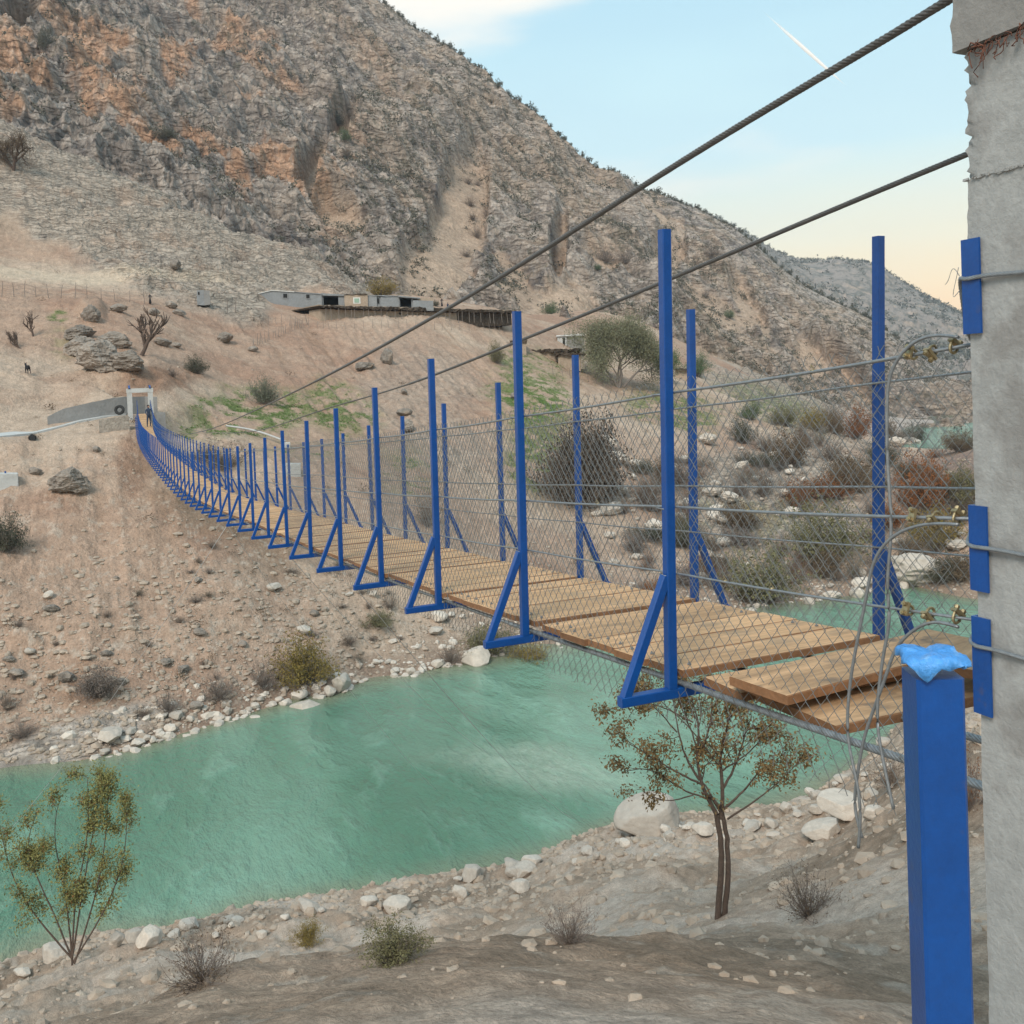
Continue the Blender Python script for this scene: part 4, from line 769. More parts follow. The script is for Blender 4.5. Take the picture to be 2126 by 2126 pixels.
# loose planks stacked on the near end of the deck
def plank(name, ctr, ln, wd, yaw, pitch, roll, label, t=.032, seed=0, mt=None):
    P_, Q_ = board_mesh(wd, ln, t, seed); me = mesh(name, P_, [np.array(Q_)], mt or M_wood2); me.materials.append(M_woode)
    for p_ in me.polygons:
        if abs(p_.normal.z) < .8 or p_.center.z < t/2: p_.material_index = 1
    o = link(name, me, None, ctr, (roll, pitch, yaw)); tag(o, label, 'plank'); return o
plank('plank', (-.285, -.575, .285), 1.04, .25, -.02, .02, 0, 'bolted pale plank just below the stack at the near deck end', seed=11, mt=M_wood)
plank('plank', (-.655, -.625, .30), 1.08, .43, -.02, .02, .0, 'grey brown bottom plank with nuts at the very end of the deck', seed=12)
plank('plank', (-.49, -.60, .335), 1.12, .24, -.03, .015, .005, 'middle plank sandwiched in the stack near the blue post', seed=13)
plank('plank', (-.52, -.52, .375), 1.06, .285, .10, .012, -.004, 'topmost plank with blue grey scuffs on the stack', seed=14)
plank('plank', (-.66, -1.10, .412), 1.0, .22, .45, .010, -.01, 'scuffed plank lying askew at the far end of the stack', seed=15)
# ------------------------------------------------------------------ far gate tower, retaining wall, footpath
X_ = 88.1; tw = empty('gate_tower', (X_, -1.29, -2)); tw.location = (0, 0, 0); tag(tw, 'small pale concrete portal frame at the far end of the footbridge', 'bridge tower')
for ya in (-.66, -2.38):
    P_, Q_ = rough_block(X_, X_+.42, ya, ya+.42, -2.2, 2.28, .2, .015, None, 3); link('tower_leg', mesh('tower_leg', P_, Q_, M_concf, True), tw)
P_, Q_ = rough_block(X_-.03, X_+.46, -2.42, -.20, 2.28, 2.66, .2, .015, None, 4); link('crossbeam', mesh('crossbeam', P_, Q_, M_concf, True), tw)
m = MB(); m.bar((X_-.1, -.45, 2.66), (X_+.3, -.45, 2.90), .14, .1); m.build('saddle', M_blue, tw); m = MB(); m.bar((X_-.1, -2.15, 2.66), (X_+.3, -2.15, 2.86), .14, .1); m.build('saddle', M_blue, tw)
P_, Q_ = rough_block(X_+.02, X_+3.4, -2.9, .2, -3.2, .27, .25, .06, None, 7); tag(link('abutment', mesh('abutment', P_, Q_, M_stonew, True)), 'stone block abutment carrying the far portal frame', 'abutment')
def wall_strip(name, tops, bots, D, thick, m_, label, cat, n=60, amp=.04):
    """wall that follows a line on the far bank, given by where its top and foot are seen"""
    D = [float(np.hypot(*(T1.hit(*q)-CP)[:2])) if D == 'g' else d__ for q, d__ in zip(bots, D if D != 'g' else bots)]; A_ = np.array([at(*q, D_) for q, D_ in zip(tops, D)]); B_ = np.array([[a[0], a[1], at(*q, D_)[2]] for a, q, D_ in zip(A_, bots, D)])
    s = np.r_[0, np.cumsum(np.linalg.norm(np.diff(A_[:, :2], axis=0), axis=1))]; t = np.linspace(0, s[-1], n); A2 = np.stack([np.interp(t, s, A_[:, k]) for k in range(3)], -1); B2 = np.stack([np.interp(t, s, B_[:, k]) for k in range(3)], -1)
    A2[:, 2] += fbm(A2, (1, 1, 1), 3)*amp; dr = A2-CP; dr[:, 2] = 0; dr /= np.linalg.norm(dr, axis=1)[:, None]; off = dr*thick
    B2 = B2-[0, 0, .5]
    V = np.concatenate([B2, A2, A2+off, B2+off]); i = np.arange(n-1); Q = np.concatenate([np.stack([i+a*n, i+1+a*n, i+1+((a+1) % 4)*n, i+((a+1) % 4)*n], -1) for a in range(4)]); Q = np.r_[Q, [[0, n, 2*n, 3*n], [n-1, 4*n-1, 3*n-1, 2*n-1]]]
    me = mesh(name, V, [Q], m_); return tag(link(name, me), label, cat)
wall_strip('retaining_wall', [(98, 866), (130, 849), (186, 836), (235, 826), (262, 824), (300, 823.5), (326, 824)], [(93, 884), (130, 878), (168, 871), (238, 862), (262, 861), (300, 861), (326, 872)], 'g', .35, M_wallg, 'curved grey rendered retaining wall behind the far portal', 'wall')
wall_strip('coping_wall', [(322, 855), (343, 856)], [(322, 884), (343, 884)], [91, 91], .5, M_wallg, 'short grey wall end right of the far portal', 'wall', n=8)
# footpath: pale concrete strip on the terrain
pl_ = [(-40, 911, 88), (0, 908, 88), (70, 901, 88.5), (120, 889, 89.5), (168, 876, 90.5), (215, 867, 91), (262, 861.5, 91)]
A_ = np.array([at(a, b_, float(np.hypot(*(T1.hit(a, b_)-CP)[:2]))-.3) for a, b_, d in pl_]); A_ = np.stack([np.interp(np.linspace(0, 6, 50), range(7), A_[:, k]) for k in range(3)], -1); dr = A_-CP; dr[:, 2] = 0; dr /= np.linalg.norm(dr, axis=1)[:, None]
V = np.concatenate([A_-[0, 0, .8], A_+[0, 0, .1], A_+dr*2.6+[0, 0, .30], A_+dr*2.6-[0, 0, .6]]); i = np.arange(49); Q = np.concatenate([np.stack([i+a*50, i+1+a*50, i+1+(a+1)*50, i+(a+1)*50], -1) for a in range(3)])
link('footpath', mesh('footpath', V, [Q], M_concf))['kind'] = 'structure'
wall_strip('masonry_wall', [(205, 873), (235, 868), (268, 865)], [(205, 893), (235, 900), (268, 905)], [87.4, 87.4, 87.4], .6, M_stonew, 'rough stone footing wall under the pale path end', 'wall', n=14, amp=.15)
m = MB(); a = at(67, 909, float(np.hypot(*(T1.hit(67, 912)-CP)[:2]))-.6); 
tt = np.linspace(0, 2*PI, 17)[:-1]; vd = (a-CP)/np.linalg.norm(a-CP); sd_ = np.cross(vd, [0, 0, 1]); m.tube([a, a+np.array([vd[0], vd[1], 0])*1.4], .30, 16, cap=False); m.tube([a+np.array([vd[0], vd[1], 0])*.02, a+np.array([vd[0], vd[1], 0])*1.4], .25, 16, cap=True)
o = m.build('culvert_pipe', mat('pipe_plastic', (.02, .02, .022), rough=.5)); tag(o, 'black drain pipe end sticking out below the pale path', 'pipe')
# tyre
m = MB(); R1, R2 = .29, .115; nu, nv = 32, 12; V = []; Q = []
for i in range(nu):
    a = i/nu*2*PI
    for j in range(nv):
        b_ = j/nv*2*PI; rr = R1+R2*math.cos(b_)*(1.0); ww = .11*math.copysign(abs(math.sin(b_))**.6, math.sin(b_)); tr = .012 if (i % 2 and math.cos(b_) > .7) else 0; V.append(((rr+tr)*math.cos(a), ww, (rr+tr)*math.sin(a)))
        Q.append([i*nv+j, i*nv+(j+1) % nv, ((i+1) % nu)*nv+(j+1) % nv, ((i+1) % nu)*nv+j])
me = mesh('old_tyre', V, [np.array(Q)], M_tyre, True); p_ = at(248, 851, 88.6); o = link('old_tyre', me, None, p_, (.12, 0, math.radians(72))); o.scale = (1.05,)*3; tag(o, 'old black tyre leaning on the grey wall beside the portal', 'tyre')
# concrete anchor blocks
def block(px_, py_, wpx, hpx, D, depth, m_, label, top=True):
    a = at(px_-wpx/2, py_, D); b_ = at(px_+wpx/2, py_, D); h_ = hpx*np.linalg.norm(b_-a)/wpx; d = b_-a; d[2] = 0; L_ = np.linalg.norm(d); d /= L_; n_ = np.array([-d[1], d[0], 0]); n_ = n_ if n_@(a-CP) > 0 else -n_
    m = MB(); V = [a+[0, 0, -.8], b_+[0, 0, -.8], b_+n_*depth+[0, 0, -.8], a+n_*depth+[0, 0, -.8], a+[0, 0, h_], b_+[0, 0, h_], b_+n_*depth+[0, 0, h_], a+n_*depth+[0, 0, h_]]; m.hexa(V)
    o = m.build('anchor_block', m_); md = o.modifiers.new('b', 'BEVEL'); md.width = .04; tag(o, label, 'anchor block'); return a, b_, h_, d, n_
D_ = np.hypot(*(T1.hit(20, 1012)-CP)[:2]); a, b_, h_, d, n_ = block(17, 1012, 44, 33, D_, 1.2, M_concf, 'pale concrete anchor block with blue bracket at the left edge')
m = MB(); c_ = a+(b_-a)*.4+n_*.2; m.bar(c_+[0, 0, h_], c_+[0, 0, h_+.15], .16, .1); m.build('bracket', M_blue, [o_ for o_ in col.objects if o_.name.startswith('anchor_block')][-1])
D_ = np.hypot(*(T1.hit(610, 990)-CP)[:2]); block(610, 990, 31, 28, D_, 1.2, M_concf, 'pale concrete anchor block on the slope behind the blue frames')
D_ = np.hypot(*(T1.hit(594, 932)-CP)[:2]); a, b_, h_, d, n_ = block(596, 934, 15, 16, D_, .6, M_concf, 'small pale concrete stub above the slope behind the frames')
p0 = at(592, 916, D_); p1 = T1.hit(470, 894)+[0, 0, .4]; m = MB(); m.tube(spl([p0, (p0+p1)/2+[0, 0, .25], p1], 20), .10, 6); tag(m.build('water_pipe', M_concf, None, True), 'thin pale pipe running across the green slope above the frames', 'pipe')
# ------------------------------------------------------------------ houses on the terrace
class House:
    """local frame: u to the right as seen from the bridge, n away from it, z up; pixel coordinates give the outline"""
    def __init__(s, name, label, D, pxc, pyc, cat='house', to=None):
        s.o = empty(name); tag(s.o, label, cat); D = D or float(np.hypot(*(T1.hit(pxc, pyc)-CP)[:2]))-.5; c = at(pxc, pyc, D); v = c-CP; v[2] = 0; v /= np.linalg.norm(v); s.n = v; s.u = np.array([v[1], -v[0], 0]); s.c = c
        if to: q = at(*to)-c; q[2] = 0; s.u = q/np.linalg.norm(q); s.n = np.array([-s.u[1], s.u[0], 0])
        s.o.location = c; s.z = 0
    def w(s, px_, py_):                       # pixel -> (u,z) in the facade plane
        r_ = FW+(px_-CXP)/F_*RR-(py_-CYP)/F_*UU; t_ = ((s.c-CP)@s.n)/(r_@s.n); P_ = CP+r_*t_-s.c; return P_@s.u, P_[2]
    def slab(s, name, m_, x0, x1, yt0, yt1, yb0, yb1, n0=0., n1=3., dn=.0, jit=0):
        """box whose front spans pixels x0..x1, top yt0..yt1, bottom yb0..yb1, from depth n0 to n1"""
        ul, zt0 = s.w(x0, yt0); ur, zt1 = s.w(x1, yt1); _, zb0 = s.w(x0, yb0); _, zb1 = s.w(x1, yb1); zb0 -= dn; zb1 -= dn
        def P(u_, n_, z_): return s.u*u_+s.n*n_+np.array([0, 0, z_])
        V = np.array([P(ul, n0, zb0), P(ur, n0, zb1), P(ur, n1, zb1), P(ul, n1, zb0), P(ul, n0, zt0), P(ur, n0, zt1), P(ur, n1, zt1), P(ul, n1, zt0)])
        m = MB()
        if jit:                                # uneven outline, subdivided along the length
            k = max(4, int((ur-ul)/.5)); t = np.linspace(0, 1, k+1); lines = [V[a]+(V[b]-V[a])*t[:, None]+rng.normal(0, jit, (k+1, 3)) for a, b in ((0, 1), (4, 5), (7, 6), (3, 2))]
            V2 = np.concatenate(lines); i = np.arange(k); n_ = k+1; Q = np.concatenate([np.stack([i+a*n_, i+1+a*n_, i+1+((a+1) % 4)*n_, i+((a+1) % 4)*n_], -1) for a in range(4)]); Q = np.r_[Q, [[0, n_, 2*n_, 3*n_], [k, 4*n_-1, 3*n_-1, 2*n_-1]]]; m.add(V2, Q)
        else: m.hexa(V)
        return m.build(name, m_, s.o)
    def window(s, x0, x1, y0, y1, frame=M_block, pane=M_dark):
        f_ = s.slab('window', frame, x0, x1, y0, y0, y1, y1, -.06, .02); wx, wy = (x1-x0)*.16, (y1-y0)*.16; p_ = s.slab('pane', pane, x0+wx, x1-wx, y0+wy, y0+wy, y1-wy, y1-wy, -.10, -.055); p_.parent = f_; return f_
H = House('blockwork_house', 'long low grey house at the left end of the terrace row', 168, 600, 631)
H.slab('wall', M_block, 529, 564, 611.5, 603.5, 629.5, 631, 0, 5, .6); H.slab('wall', M_block, 564, 667.5, 604, 611, 631, 634, .02, 5, .6)
H.slab('roof_edge', M_white, 528.5, 564, 610.6, 602.4, 612.0, 603.8, -.15, 5.1); H.slab('roof_edge', M_white, 564, 611, 602.3, 605.5, 603.8, 606.8, -.15, 5.1); H.slab('roof_edge', M_block, 611, 668, 605.5, 609.5, 606.7, 611.5, -.12, 5.1)
H.window(586, 598, 608, 620); H.window(634, 644, 609.5, 621)
H = House('open_garage', 'dark open fronted bay with grey slab roof in the terrace row', 168.5, 691, 633, 'garage')
H.slab('wall', M_block, 667.8, 671, 612, 612, 634, 634, 0, 5, .6); H.slab('wall', M_block, 702, 714.5, 614, 614, 635, 635, 0, 5, .6); H.slab('back_wall', M_dark, 670, 706, 612, 612, 634, 634, 3.2, 3.5, .6); H.slab('roof', M_block, 667, 715, 608.8, 612, 613.8, 614.6, -.3, 5); H.slab('floor', M_dark, 671, 702, 632.4, 633, 634, 634.6, .1, 3.2, .3)
H = House('mud_house', 'tan mud plastered house with one pale green window on the terrace', 168, 740, 634)
H.slab('wall', M_mud, 714.8, 763, 612, 611, 634.5, 635.5, 0, 4.5, .6); H.slab('roof', M_brush, 714, 763.5, 611.2, 610.0, 612.5, 611.6, -.15, 4.5, jit=.05); H.window(733, 748, 617.5, 630.5, M_white, M_green)
H = House('blockwork_house', 'grey block house with narrow doorway right of the mud house', 168.3, 795, 636)
H.slab('wall', M_block, 763.4, 782, 613.5, 614, 635.8, 636.2, 0, 4.5, .6); H.slab('wall', M_block, 782, 790, 614, 617, 636.2, 636.5, .3, 4, .6); H.slab('wall', M_block, 790, 827.5, 616.5, 614.5, 636.5, 637, 0.05, 4.5, .6); H.slab('roof', M_block, 763.4, 828, 612.6, 613.6, 614.3, 615.6, -.1, 4.5, jit=.03)
H.slab('doorway', M_dark, 783, 787, 619, 619, 630, 630, .2, .32)
H = House('open_garage', 'small dark open bay with slab roof near the right end of the row', 168.6, 842, 637, 'garage')
H.slab('wall', M_block, 827.8, 830, 617, 617, 637, 637, 0, 4, .6); H.slab('wall', M_block, 853.5, 857, 618, 618, 637.4, 637.6, 0, 4, .6); H.slab('back_wall', M_dark, 829, 856, 617, 617, 637, 637, 2.8, 3, .6); H.slab('roof', M_block, 827, 872, 614.0, 618.5, 617.2, 620.5, -.6, 4); H.slab('floor', M_dark, 830, 853.5, 635.6, 635.9, 637, 637.2, .1, 2.8, .3)
H = House('yard_wall', 'low grey yard wall at the right end of the house row', 168, 878, 638, 'wall')
H.slab('wall', M_block, 857.3, 899.5, 623.5, 624.5, 637.6, 638, 0, .4, .6); H.slab('upper_wall', M_mud, 868, 899.5, 618, 618.5, 623.9, 624.9, .5, .9, .3)
H = House('stable', 'long mud stable with dark brush roof below the terrace houses', 157, 668, 664, 'stable', (1064, 664, 181))
H.slab('wall', M_mud, 668, 760, 641, 644, 661, 664, .5, 4, 1.0, jit=.03); H.slab('wall', M_mud, 760, 952, 644, 649, 664, 667, .5, 4, 1.0, jit=.03); H.slab('wall', M_brush, 952, 1064, 648, 650, 668, 664, .4, 4, 1.0, jit=.05)
H.slab('roof', M_brush, 662, 760, 634.6, 637.2, 637.4, 643.2, -.5, 9, jit=.09); H.slab('roof', M_brush, 760, 1068, 637.2, 645.2, 642.6, 650.6, -.5, 8, jit=.10)
H.slab('roof_earth', M_mud, 663, 760, 633.0, 635.8, 634.6, 638.0, -.1, 9.4, jit=.05); H.slab('roof_earth', M_mud, 760, 1066, 635.8, 643.6, 638.0, 646.0, -.1, 8.4, jit=.05)
for x_ in np.linspace(672, 1050, 30):
    x_ += rng.uniform(-4, 4); ut, zt = H.w(x_, 640+(x_-672)*.02); ub, zb_ = H.w(x_+rng.uniform(-2, 2), 666+rng.uniform(-2, 3)); m = MB(); m.tube([H.u*ut-H.n*.35+[0, 0, zt], H.u*ub-H.n*.5+[0, 0, zb_-.3]], .05, 5); m.build('prop', M_barkg, H.o)
for x_ in (834, 875): u_, z_ = H.w(x_, 650.5); m = MB(); m.tube([H.u*u_+H.n*.46+[0, 0, z_], H.u*u_+H.n*.6+[0, 0, z_]], .22, 10); m.build('vent', M_dark, H.o)
H = House('white_hut', 'pale hut with white corrugated roof edge beside the big tree', None, 1184, 722)
H.slab('wall', M_concf, 1157, 1176, 698, 697, 721, 722, 0, 4, .8); H.slab('wall', M_conct, 1176, 1213, 697, 696, 722, 724, .3, 4, .8); H.slab('roof', M_tin, 1155, 1215, 696.0, 692.2, 698.6, 696.4, -.3, 4.5, jit=.04); H.slab('doorway', M_dark, 1168, 1173, 701, 701, 719, 719, -.04, .05)
H = House('stone_hut', 'small mud hut at the left end of the lower hamlet', None, 1076, 730)
H.slab('wall', M_mud, 1060, 1092, 710, 710, 731, 732, 0, 4, .8); H.slab('roof', M_brush, 1058, 1094, 706.5, 707, 710.5, 710.5, -.3, 4.5, jit=.08)
H = House('animal_shed', 'long dark roofed mud shed below the white roofed hut', None, 1140, 742, 'shed')
H.slab('wall', M_mud, 1078, 1205, 728, 728, 745, 748, .3, 5, .8, jit=.04); H.slab('opening', M_dark, 1084, 1110, 731, 731, 742, 743, .2, .4); H.slab('roof', M_brush, 1067, 1209, 726, 723, 731.5, 729, -.5, 6, jit=.16)
H = House('animal_shed', 'lower mud shed with ragged brush roof in front of the hamlet', None, 1184, 768, 'shed')
H.slab('wall', M_mud, 1158, 1205, 737, 736, 757, 762, .2, 4, .8, jit=.04); H.slab('wall', M_stonew, 1205, 1213, 736, 736, 757, 757, .0, 4, .8); H.slab('roof', M_brush, 1150, 1216, 733.5, 730.5, 738.5, 736.5, -.4, 4.5, jit=.12)
H = House('stone_hut', 'small brown hut with overhanging brush roof right of the big tree', None, 1415, 788)
H.slab('wall', M_mud, 1402, 1428, 768, 768, 786, 787, 0, 4, .8, jit=.04); H.slab('roof', M_brush, 1395, 1436, 763.5, 765, 768.5, 769, -.8, 4.6, jit=.10)
H = House('block_store', 'tiny grey block store on the dirt track above the boulders', 150, 421, 627, 'shed')
H.slab('wall', M_block, 408, 423, 603, 602, 626, 627, 0, 2.2, .5); H.slab('side_wall', M_wallg, 423, 435, 602, 604, 627, 625, .02, 2.2, .5); H.slab('doorway', M_dark, 411, 414, 606, 606, 612, 612, -.05, .05)
# ------------------------------------------------------------------ rocks
def ico(sub):
    t = (1+5**.5)/2; V = [(-1, t, 0), (1, t, 0), (-1, -t, 0), (1, -t, 0), (0, -1, t), (0, 1, t), (0, -1, -t), (0, 1, -t), (t, 0, -1), (t, 0, 1), (-t, 0, -1), (-t, 0, 1)]
    Fc = [(0, 11, 5), (0, 5, 1), (0, 1, 7), (0, 7, 10), (0, 10, 11), (1, 5, 9), (5, 11, 4), (11, 10, 2), (10, 7, 6), (7, 1, 8), (3, 9, 4), (3, 4, 2), (3, 2, 6), (3, 6, 8), (3, 8, 9), (4, 9, 5), (2, 4, 11), (6, 2, 10), (8, 6, 7), (9, 8, 1)]
    V = [np.array(v)/math.sqrt(1+t*t) for v in V]
    for _ in range(sub):
        mid = {}; nf = []
        def m_(a, b):
            k = (min(a, b), max(a, b))
            if k not in mid: v = V[a]+V[b]; V.append(v/np.linalg.norm(v)); mid[k] = len(V)-1
            return mid[k]
        for a, b, c in Fc: ab, bc, ca = m_(a, b), m_(b, c), m_(c, a); nf += [(a, ab, ca), (b, bc, ab), (c, ca, bc), (ab, bc, ca)]
        Fc = nf
    return np.array(V), np.array(Fc)
IC1, IC4 = ico(0), ico(4)
def rock_mesh(name, seed, m_, planes=14, rough_=.05, flat=.7, elong=1.3, crag_=0., smooth=True):
    r_ = np.random.default_rng(seed); V, Fc = IC4; V = V.copy()
    for k in range(planes):
        n_ = r_.normal(0, 1, 3); n_ /= np.linalg.norm(n_); d = r_.uniform(.62, .92); o = V@n_-d; V -= np.where(o > 0, o, 0)[:, None]*n_*.93
    nrm = V/np.linalg.norm(V, axis=1)[:, None]; V += nrm*(rough_*fbm(V+seed*7., (.5, .5, .5), 4))[:, None]+nrm*(rough_*.4*fbm(V+seed, (.12, .12, .12), 3))[:, None]
    if crag_: V += nrm*(crag_*fbm(V*np.array([1, 1, 1.8])+seed*3., (.45, .45, .45), 5, .6, True))[:, None]
    V *= [elong, 1, flat]; V /= (V[:, 0].max()-V[:, 0].min()); V[:, 2] -= V[:, 2].min()+.12*(V[:, 2].max()-V[:, 2].min())
    return mesh(name, V, [Fc], m_, smooth)
PB = [rock_mesh('river_rock', 90+s, M_stone, 11, .12, .62, 1.5, .20) for s in range(3)]
RP = [rock_mesh('river_rock', s, M_stone, 16, .04, rng.uniform(.55, .85), rng.uniform(1.05, 1.6)) for s in range(7)]
BP = [rock_mesh('boulder', 40+s, M_boul, 12, .08, rng.uniform(.6, .85), rng.uniform(1.1, 1.6), .16) for s in range(6)]
def rock(px_, py_, wpx, label, group=None, protos=RP, T=T1, hs=1., name=None, kind_m=None):
    p_ = T.hit(px_, py_); D = np.linalg.norm(p_-CP); s_ = wpx*D/F_/1.02
    me = protos[int(rng.integers(len(protos)))]; o = link(name or me.name.split('.')[0], me, None, p_, (float(rng.normal(0, .12)), float(rng.normal(0, .12)), float(rng.uniform(0, 6.28)) if wpx < 60 else math.radians(66)+float(rng.normal(0, .3))), (s_, s_, s_*hs))
    if kind_m: o.material_slots[0].link = 'OBJECT'; o.material_slots[0].material = kind_m
    tag(o, label, 'rock', group); return o
def z1(x, y): return x/2.683, 1130+y/2.683
def z2(x, y): return 700+x/2.683, 1130+y/2.683
G1 = 'pale rocks along the far waterline'; L1 = 'pale rounded rock among the many on the far shoreline'
for x, y, r_ in ((730, 1058, 38), (765, 1125, 40), (820, 1095, 35), (890, 1058, 38), (960, 1158, 30), (985, 1120, 30), (945, 1092, 20), (1040, 1095, 25), (1090, 1075, 30), (1140, 1060, 25), (1160, 1105, 30), (1205, 1095, 35), (1225, 1030, 30), (1245, 1058, 28), (1280, 1075, 22), (1290, 1010, 28), (1220, 982, 35), (1265, 955, 25), (1350, 990, 28), (1345, 1022, 20), (1490, 990, 25), (1670, 868, 50), (1520, 902, 30), (1590, 912, 35), (1560, 880, 25), (1450, 880, 30), (1420, 920, 25), (985, 975, 35), (910, 972, 30), (1060, 985, 22), (1840, 845, 38), (1890, 790, 40), (1880, 890, 32), (1790, 868, 30), (1590, 822, 30), (1760, 868, 25), (1310, 1040, 18), (1400, 1020, 18), (1460, 1015, 16), (700, 1160, 22), (1180, 1010, 16), (1380, 960, 16)):
    rock(*z1(x, y), r_*2/2.683, L1, G1)
for x, y, r_ in ((565, 680, 38), (410, 728, 28), (325, 700, 22), (320, 725, 25), (430, 758, 25), (285, 662, 28), (215, 670, 25), (185, 690, 25), (130, 778, 22), (70, 812, 28), (120, 838, 32), (350, 752, 15), (300, 762, 12), (665, 725, 18), (590, 742, 15), (780, 708, 18), (720, 718, 12), (900, 686, 12), (955, 640, 14), (210, 792, 12), (240, 828, 10), (20, 868, 22), (5, 890, 20), (480, 690, 20), (500, 735, 18), (520, 700, 16), (470, 720, 22), (620, 690, 14)):
    rock(*z2(x, y), r_*2/2.683, L1, G1)
for k in range(105):
    x = float(rng.choice([rng.uniform(200, 660), rng.uniform(640, 1000), rng.uniform(1000, 1960)], p=[.42, .28, .30])); yl = np.interp(x, [0, 160, 290, 430, 560, 700, 850, 1000, 1180, 1330, 1500, 1650, 1780, 1870, 1935], [1612, 1598, 1567, 1522, 1482, 1456, 1414, 1387, 1352, 1312, 1282, 1262, 1243, 1222, 1160])
    rock(x, yl-abs(rng.normal(2, 13)), rng.uniform(6, 20), L1, G1)
rock(*z1(615, 1092), 54, 'long flat white rock, leftmost big stone on the far shoreline'); rock(*z1(1425, 1003), 32, 'flat pale rock beside the waterline left of the biggest boulder')
rock(*z1(1575, 985), 46, 'wide smooth pale rock just left of the biggest shoreline boulder'); rock(*z1(1705, 965), 62, 'biggest white boulder at the waterline under the yellow shrub', hs=1.25)
rock(*z2(20, 815), 42, 'large pale boulder on the shoreline right of the yellow shrub', hs=1.2); rock(*z2(790, 680), 62, 'big angular pale slab at the waterline below the second blue frame', hs=1.15)
rock(*z1(950, 1040), 28, 'upright egg shaped white stone near the left shoreline', hs=1.3); rock(*z1(750, 1172), 34, 'low white stone at the very edge of the water on the left')
for x, y, r_, lb in ((1110, 505, 40, 'grey angular stone alone on the bare middle slope'), (590, 620, 32, 'dark stone in the brown soil patch on the left slope'), (1105, 220, 30, 'rounded grey stone left of the guy wire on the upper slope'), (1350, 575, 30, 'dark grey stone above the yellow shrub'), (1530, 255, 48, 'big pale block under the left guy wire fork'), (1690, 500, 60, 'pinkish boulder just above the yellow shrub'), (1750, 405, 32, 'pointed grey stone right of the pinkish boulder'), (290, 372, 42, 'grey stone in the eroded scarp on the far left slope'), (275, 300, 25, 'small flat stone above the eroded scarp on the left'), (370, 772, 46, 'dark flat stone above the rounded grey shrub'), (90, 742, 46, 'dark stone near the left edge of the lower slope'), (50, 655, 30, 'pale stone near the left edge above a dark one'), (165, 615, 26, 'tan stone on the left slope beside small rubble'), (1020, 722, 40, 'grey stone between two dry shrubs on the lower slope'), (670, 782, 30, 'flat grey stone right of the rounded grey shrub'), (925, 670, 40, 'brown grey stone under the long guy wire'), (1095, 922, 40, 'smooth grey stone standing just above the shoreline rocks'), (645, 205, 20, 'small dark stone high on the smooth slope')):
    rock(*z1(x, y), r_*2/2.683, lb, protos=BP if 'grey' in lb or 'dark' in lb else RP)
for x, y, r_, lb in ((565, 425, 50, 'grey boulder under the bridge left of the second frame'), (635, 405, 32, 'pale block touching the grey boulder under the bridge'), (695, 415, 28, 'small pale block right of its twin under the bridge'), (550, 505, 48, 'weathered stone above the brown shrub near the water'), (70, 290, 26, 'pale stone at the foot of the third blue frame'), (205, 300, 24, 'grey round stone below the third blue frame')):
    rock(*z2(x, y), r_*2/2.683, lb)
for x, y, w_, h_, lb in ((1893, 1214, 128, 1.35, 'huge pale rock jutting into the river beside the right tower'), (1868, 1228, 34, 1.3, 'small spur rock at the foot of the huge pale rock'), (1727, 1246, 42, 1.1, 'white boulder at the water left of the leaning brace'), (1778, 1248, 34, 1.1, 'white boulder at the water just left of the huge rock'), (1800, 1232, 30, 1.2, 'pale rock squeezed beside the huge rock'), (1676, 1258, 26, 1, 'small white rock where the far shore meets the deck edge'), (1700, 1250, 20, 1, 'tiny white rock between two bigger ones behind the mesh'), (1989, 1140, 50, 1, 'pale boulder at the waterline next to the tower'), (1560, 1275, 24, 1, 'white rock just above the deck edge behind the mesh')):
    rock(x, y, w_, lb, hs=h_, protos=PB if w_ > 40 else RP)
for x, y, w_, h_, lb in ((1350, 1722, 140, .75, 'wide tan rock on the near shore left of the leafy tree'), (1633, 1690, 26, 1, 'small white rock in the shallows of the near shore'), (1753, 1700, 100, .9, 'large tan block on the near shore under the rope tails'), (1693, 1690, 32, 1, 'pale stone left of the large tan block'), (1813, 1700, 44, 1, 'squarish pale rock beside the blue post on the near shore'), (1712, 1735, 70, .8, 'broad flat rock in front of the large tan block'), (1813, 1652, 34, 1, 'pale rock above the squarish one by the blue post'), (1560, 1725, 50, .8, 'tan rock right of the leafy tree trunk'), (1840, 1600, 30, 1, 'pale rock seen past the crossing rope tails'), (1460, 1730, 44, .8, 'low tan rock at the foot of the leafy tree')):
    rock(x, y, w_, lb, T=T4, hs=h_, kind_m=None)
G2 = 'pale rocks on the near shore'
for k in range(46):
    x = rng.uniform(1180, 1860); yl = np.interp(x, [a for a, b_ in WN], [b_ for a, b_ in WN]); y = yl+abs(rng.normal(12, 26)); rock(x, y, rng.uniform(9, 30), 'pale stone in the loose rock band of the near shore', G2, T=T4)
for k in range(26):
    x = rng.uniform(20, 1200); yl = np.interp(x, [a for a, b_ in WN], [b_ for a, b_ in WN]); y = yl+abs(rng.normal(14, 26)); rock(x, y, rng.uniform(14, 55), 'pale stone in the loose rock band of the near shore', G2, T=T4)
